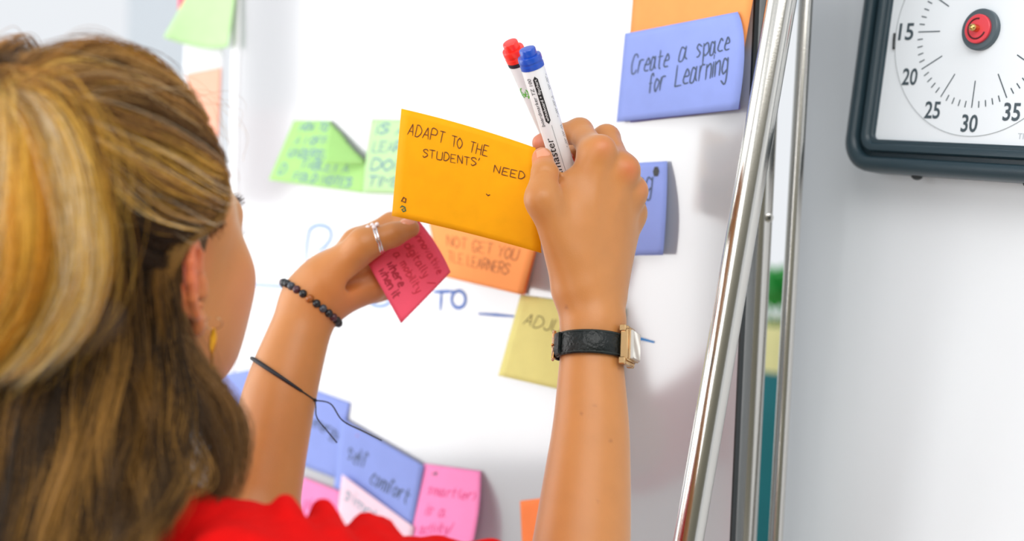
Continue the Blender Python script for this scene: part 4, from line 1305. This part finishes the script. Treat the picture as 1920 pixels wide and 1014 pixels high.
strands('ponytail', tail[1:6], 260, 9, PALE, rad=(.00024, .00012), spread=.0065, cu=.12, wave=.002, seed=12, m=30, tight=.6, short=.15)

loose = [
    [(20, 330, .012), (-20, 560, 0.838), (-60, 760, 0.817), (-100, 1120, 0.794)],
    [(70, 370, .012), (30, 560, 0.834), (-20, 780, 0.812), (-40, 1120, 0.784)],
    [(120, 400, .012), (90, 580, 0.834), (40, 800, 0.807), (0, 1120, 0.774)],
    [(165, 420, .011), (145, 600, 0.836), (105, 800, 0.807), (50, 1120, 0.774)],
    [(205, 440, .010), (190, 610, 0.841), (165, 810, 0.812), (100, 1120, 0.774)],
    [(238, 460, .009), (228, 630, 0.846), (215, 820, 0.817), (150, 1120, 0.779)],
    [(268, 480, .008), (262, 640, 0.851), (255, 830, 0.822), (210, 1100, 0.779)],
    [(294, 495, .008), (290, 650, 0.856), (288, 820, 0.827), (262, 960, 0.789), (225, 1060, 0.774)],
    [(304, 505, .007), (306, 640, 0.858), (316, 780, 0.832), (310, 910, 0.796), (262, 1010, 0.779)],
    [(314, 500, .006), (318, 630, 0.862), (346, 760, 0.838), (358, 870, 0.824), (320, 975, 0.786)],
]
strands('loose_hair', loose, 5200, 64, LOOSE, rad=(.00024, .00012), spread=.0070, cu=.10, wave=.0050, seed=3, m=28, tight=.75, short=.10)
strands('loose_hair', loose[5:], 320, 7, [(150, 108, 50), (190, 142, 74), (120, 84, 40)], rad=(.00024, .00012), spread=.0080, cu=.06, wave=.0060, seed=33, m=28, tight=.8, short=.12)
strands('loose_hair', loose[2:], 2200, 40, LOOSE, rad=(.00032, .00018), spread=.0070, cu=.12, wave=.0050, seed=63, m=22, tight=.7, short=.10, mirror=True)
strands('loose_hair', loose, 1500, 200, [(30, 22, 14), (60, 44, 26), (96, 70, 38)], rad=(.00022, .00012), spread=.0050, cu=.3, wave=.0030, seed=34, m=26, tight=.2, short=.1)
locks = [
    [(318, 490, .006), (318, 610, .868), (356, 715, .862), (404, 830, .852), (392, 925, .842), (352, 965, .832)],
    [(324, 480, .006), (324, 600, .868), (366, 700, .864), (424, 800, .858), (424, 890, .850), (380, 952, .840)],
    [(328, 472, .006), (327, 590, .868), (374, 684, .866), (440, 775, .864), (450, 855, .858), (424, 925, .848), (388, 958, .842)],
]
strands('loose_hair', locks, 800, 9, [(58, 42, 26), (120, 86, 46), (150, 110, 62), (90, 64, 36)], spread=.0050, cu=.09, wave=.0030, seed=4, m=30, tight=.8, short=.14)
strands('loose_hair', locks, 50, 24, [(120, 90, 54), (150, 112, 70)], rad=(.00018, .00008), spread=.0060, cu=.2, wave=.0050, seed=44, m=30, tight=.3, short=.3)
strands('loose_hair', [[(314, 505, .006), (316, 630, .864), (338, 720, .858), (376, 820, .846), (374, 900, .836), (340, 962, .826)], [(320, 500, .006), (321, 620, .866), (348, 705, .860), (396, 810, .850), (398, 895, .840), (362, 955, .830)]],
        340, 8, [(50, 36, 22), (110, 78, 40), (150, 110, 60)], spread=.0060, cu=.2, wave=.0060, seed=45, m=28, tight=.6, short=.25)
face_lock = [
    [(362, 215, .006), (396, 262, .009), (418, 320, .011), (421, 380, .010), (395, 418, .010), (354, 443, .011), (328, 490, .012), (314, 545, .010), (310, 630, .866)],
    [(345, 225, .006), (378, 270, .009), (400, 325, .010), (402, 378, .010), (378, 412, .010), (344, 438, .011), (320, 490, .012), (306, 545, .010), (302, 630, .864)],
    [(325, 240, .006), (356, 285, .009), (378, 335, .010), (380, 376, .010), (358, 408, .010), (332, 438, .010), (310, 490, .010), (298, 545, .008), (294, 630, .860)],
]
strands('face_framing_lock', face_lock, 700, 14, [(70, 50, 28), (128, 92, 46), (170, 126, 66), (104, 74, 38)], spread=.0022, cu=.14, wave=.0008, seed=6, m=28, tight=.3, short=.1)
temple = [
    [(392, 405, .003), (398, 440, .003), (405, 478, .002), (404, 512, .0015)],
    [(408, 398, .003), (416, 436, .003), (424, 476, .002), (428, 516, .0015)],
    [(420, 392, .003), (426, 428, .003), (432, 462, .002), (434, 492, .0015)],
]
strands('temple_hair', temple, 260, 18, [(96, 70, 46), (140, 106, 70), (118, 86, 56)], rad=(.00016, .00006), spread=.0012, cu=.3, wave=.0006, seed=7, m=12, tight=.3, short=.5)
fly = [
    [(352, 208, .004), (395, 250, .92), (418, 320, .925), (424, 385, .925), (418, 420, .922)],
    [(356, 212, .004), (400, 258, .92), (420, 330, .925), (425, 385, .925), (416, 425, .922)],
]
strands('flyaway_hair', fly, 16, 3, [(120, 88, 44), (150, 110, 58)], rad=(.00022, .00014), spread=.0010, cu=.1, wave=.0006, seed=8, m=24, tight=.2, short=.05)
fly2 = [
    [(330, 170, .004), (385, 210, .92), (432, 290, .93), (432, 370, .935)],
    [(350, 190, .004), (420, 185, .93), (450, 205, .94), (446, 235, .945)],
    [(300, 130, .006), (360, 150, .93), (410, 200, .935), (440, 300, .94)],
]
strands('flyaway_hair', fly2, 9, 9, [(170, 140, 110), (200, 170, 140)], rad=(.00012, .00008), spread=.003, cu=.4, wave=.003, seed=10, m=24, tight=.1, short=.3)

# ================================================================== things she wears on arms, hand and ear
m_gold = mat('polished_gold', (206, 170, 122), 0.24, metal=1.0)
m_leather = mat('black_leather', (7, 15, 14), 0.36, spec=0.35, bump=0.8, bscale=420)

# --- wrist watch
wc = Q(1109, 652, 1.0655); wa = unit(R_WR - Q(1109, 690, 1.063)); wr = unit(CR - wa * (CR @ wa)); wf_ = np.cross(wr, wa)
if wf_ @ CF > 0: wf_ = -wf_
watch = empty('wrist_watch', wc, 'rectangular gold watch on a black leather strap around the right wrist', 'watch')
WP = lambda ang, rad, ax=0.0: wc + wa * ax + (wr * math.cos(ang) + wf_ * math.sin(ang)) * rad       # ang 0 = right, 90 = towards the room
WR = .0247


def band(a0, a1, r, hw, th, n=36, hw1=None):
    rings = []
    for i in range(n + 1):
        t = i / n; a = math.radians(a0 + (a1 - a0) * t); h = hw + ((hw1 or hw) - hw) * t
        rings.append([WP(a, r + x, y) for x, y in ((-th * .1, -h), (th * .65, -h), (th, -h * .86), (th, h * .86), (th * .65, h), (-th * .1, h))])
    return MB().loft(rings, True)


on(watch, band(38, 176, WR, .0088, .0022).build('strap', m_leather, None, True, sharp=50))
on(watch, band(-22, -150, WR, .0085, .0022).build('strap', m_leather, None, True, sharp=50))
on(watch, band(150, 212, WR + .0026, .0082, .0020, 18).build('strap_end', m_leather, None, True, sharp=50))
st_ = MB()
for sg in (-1, 1):
    st_.tube([WP(math.radians(a), WR + .0023, sg * .0076) for a in np.linspace(42, 172, 40)], .0003, 5)
on(watch, st_.build('stitching', mat('dark_thread', (40, 52, 50), 0.6), None, True))
bk_ = MB(); pts = []
for (a, x) in ((168, -.0100), (176, -.0108), (184, -.0100), (184, .0100), (176, .0108), (168, .0100)):
    pts.append(WP(math.radians(a), WR + .0040, x))
bk_.tube(pts, .0011, 8, close=True); bk_.tube([WP(math.radians(184), WR + .0046, 0), WP(math.radians(168), WR + .0056, 0)], .0009, 6)
bko = bk_.build('buckle', mat('rose_gold', (226, 160, 100), 0.2, metal=1.0), None, True); on(watch, bko)
ca = math.radians(24); rho = wr * math.cos(ca) + wf_ * math.sin(ca); tau = np.cross(wa, rho)
cc = wc + rho * (WR + .0045)
case = MB().box(cc, tau, wa, rho, .0098, .0118, .0040, .0016).build('case', m_gold, None, True, sharp=35); on(watch, case)
for sg in (-1, 1):
    for tg in (-1, 1):
        MB().box(cc + wa * sg * .0122 + tau * tg * .0088 - rho * .0012, tau, wa, rho, .0022, .0026, .0028, .0009).build('lug', m_gold, case, True, sharp=35)
    MB().box(cc + wa * sg * .0131 - rho * .0004, tau, wa, rho, .0074, .0014, .0026, .0008).build('end_bar', m_gold, case, True, sharp=35)
cr_ = MB().box(cc + rho * .0052, tau, wa, rho, .0086, .0108, .0016, .0009).build('crystal', mat('watch_crystal', (188, 184, 176), 0.08, spec=0.8, coat=1.0), case, True, sharp=25)
MB().box(cc + rho * .0042, tau, wa, rho, .0090, .0112, .0006).build('bezel', m_gold, case, True, sharp=25)

# --- beaded bracelet on the left wrist
bc = Q(583, 568, 1.2215); ba = unit(L_WR - Q(556, 640, 1.214)); br = unit(CR - ba * (CR @ ba)); bf = np.cross(br, ba)
if bf @ CF > 0: bf = -bf
br_root = empty('beaded_bracelet', bc, 'dark beaded bracelet on the left wrist', 'bracelet')
bead_m = [mat('bead_black', (22, 26, 30), 0.35), mat('bead_plum', (70, 34, 44), 0.35), mat('bead_grey', (58, 64, 74), 0.3), mat('bead_amber', (150, 84, 30), 0.3)]
NBD = 26; BRAD = .0282
for k in range(NBD):
    a = 2 * math.pi * k / NBD
    p = bc + (br * math.cos(a) + bf * math.sin(a)) * BRAD - ba * (.31 * BRAD * math.cos(a))
    if k == 0:
        protos = [MB().sphere((0, 0, 0), .0036, 10).build('bead', mm_, None, True) for mm_ in bead_m]
        for o in protos[1:]: pass
    mi = (0, 0, 1, 0, 2, 0, 3, 0, 1, 2)[k % 10]
    o = protos[mi] if protos[mi].parent is None and protos[mi].location.length == 0 else protos[mi].copy()
    if o.name not in COL.objects: COL.objects.link(o)
    o.location = p; on(br_root, o)
on(br_root, MB().tube([bc + (br * math.cos(a) + bf * math.sin(a)) * BRAD - ba * (.31 * BRAD * math.cos(a)) for a in np.linspace(0, 2 * math.pi, 40, endpoint=False)], .0007, 6, close=True).build('elastic', m_ink_black, None, True))

# --- cord bracelet with loose ends on the left forearm
kc = Q(533, 712, 1.207); ka = unit(Q(556, 640, 1.214) - Q(510, 800, 1.20)); kr = unit(CR - ka * (CR @ ka)); kf = np.cross(kr, ka)
if kf @ CF > 0: kf = -kf
kt = unit(ka * .94 - kr * .20)      # the cord sits aslant
cord = empty('cord_bracelet', kc, 'thin black cord bracelet with loose hanging ends on the left forearm', 'bracelet')
cpos = lambda a, r: kc + (kr * math.cos(a) + kf * math.sin(a)) * r - ka * (.34 * r * math.cos(a))
cm_ = mat('black_cord', (26, 26, 32), 0.6)
on(cord, MB().tube([cpos(a, .0312) for a in np.linspace(math.radians(48), math.radians(210), 30)], [.0011 + .0008 * math.sin(math.pi * i / 29) for i in range(30)], 8).build('woven_band', cm_, None, True))
on(cord, MB().tube([cpos(a, .0310) for a in np.linspace(math.radians(-160), math.radians(56), 36)], .0007, 6).build('cord', cm_, None, True))
kn_p = cpos(math.radians(12), .0318)
on(cord, MB().sphere(kn_p, .0016, 10).build('knot', cm_, None, True))
on(cord, MB().tube(catmull([kn_p, Q(620, 757, 1.190), Q(642, 788, 1.186), Q(680, 808, 1.186), Q(716, 826, 1.188)], 24), .0006, 6).build('loose_end', cm_, None, True))
on(cord, MB().tube(catmull([kn_p, Q(592, 762, 1.190), Q(594, 782, 1.188), Q(612, 806, 1.188), Q(632, 830, 1.190)], 24), .0006, 6).build('loose_end', cm_, None, True))

# --- ring on the left hand
t0_, t1_ = Q(684, 457, 1.200), Q(737, 440, 1.201)
rc = t0_ + (t1_ - t0_) * .44; ra_ = unit(t1_ - t0_); ru = unit(CU - ra_ * (CU @ ra_)); rv = np.cross(ra_, ru)
if rv @ CF > 0: rv = -rv
ring = empty('ring', rc, 'silver ring with small pale stones on the left hand', 'ring')
m_silver = mat('silver', (225, 225, 228), 0.15, metal=1.0)
on(ring, MB().tube([rc + (ru * math.cos(a) + rv * math.sin(a)) * .0118 for a in np.linspace(0, 2 * math.pi, 40, endpoint=False)], .0011, 8, close=True).build('band', m_silver, None, True))
on(ring, MB().tube([rc + ra_ * .0022 + (ru * math.cos(a) + rv * math.sin(a)) * .0117 for a in np.linspace(0, 2 * math.pi, 40, endpoint=False)], .0009, 8, close=True).build('band', m_silver, None, True))
for k, (x, y) in enumerate(((-.004, 68), (.000, 78), (.004, 66), (.001, 52))):
    a = math.radians(90 - y)
    on(ring, MB().sphere(rc + ra_ * x + (ru * math.cos(a) + rv * math.sin(a)) * .0134, .0019, 10).build('stone', mat('pale_stone', (236, 226, 228), 0.08, spec=0.9, coat=1.0), None, True))

# --- earring
ep = Q(394, 600, .884)
ear = empty('earring', ep, 'gold leaf drop earring hanging below the right ear', 'earring')
on(ear, MB().tube([Q(400 + 17 * math.cos(a), 606 + 11 * math.sin(a), .884 + .004 * math.sin(a)) for a in np.radians(np.linspace(-70, 250, 22))], .00035, 6).build('hoop', mat('gold_wire', (214, 190, 150), 0.2, metal=1.0), None, True))
lf_ = MB(); rows = []
for i in range(15):
    t = i / 14; c = Q(400 - 4 * t, 618 + 66 * t, .884); tw_ = .4 + 1.5 * t
    wv = .0024 * math.sin(math.pi * (t * .9 + .08)) ** .7 + .0002
    s_ = CR * math.cos(tw_) + CF * math.sin(tw_); nn_ = np.cross(s_, CU)
    rows.append([c + s_ * wv + nn_ * .0006, c + nn_ * .0012, c - s_ * wv + nn_ * .0006, c - s_ * wv - nn_ * .0004, c - nn_ * .0002, c + s_ * wv - nn_ * .0004])
lf_.loft(rows, True); lo_ = lf_.build('leaf', mat('bright_gold', (214, 150, 40), 0.25, metal=1.0), None, True, sharp=40); on(ear, lo_)
MB().sphere(Q(396, 688, .884), .0021, 10).build('bead', mat('bright_gold'), lo_, True)
MB().sphere(Q(400, 617, .884), .0012, 8).build('bead', mat('bright_gold'), lo_, True)
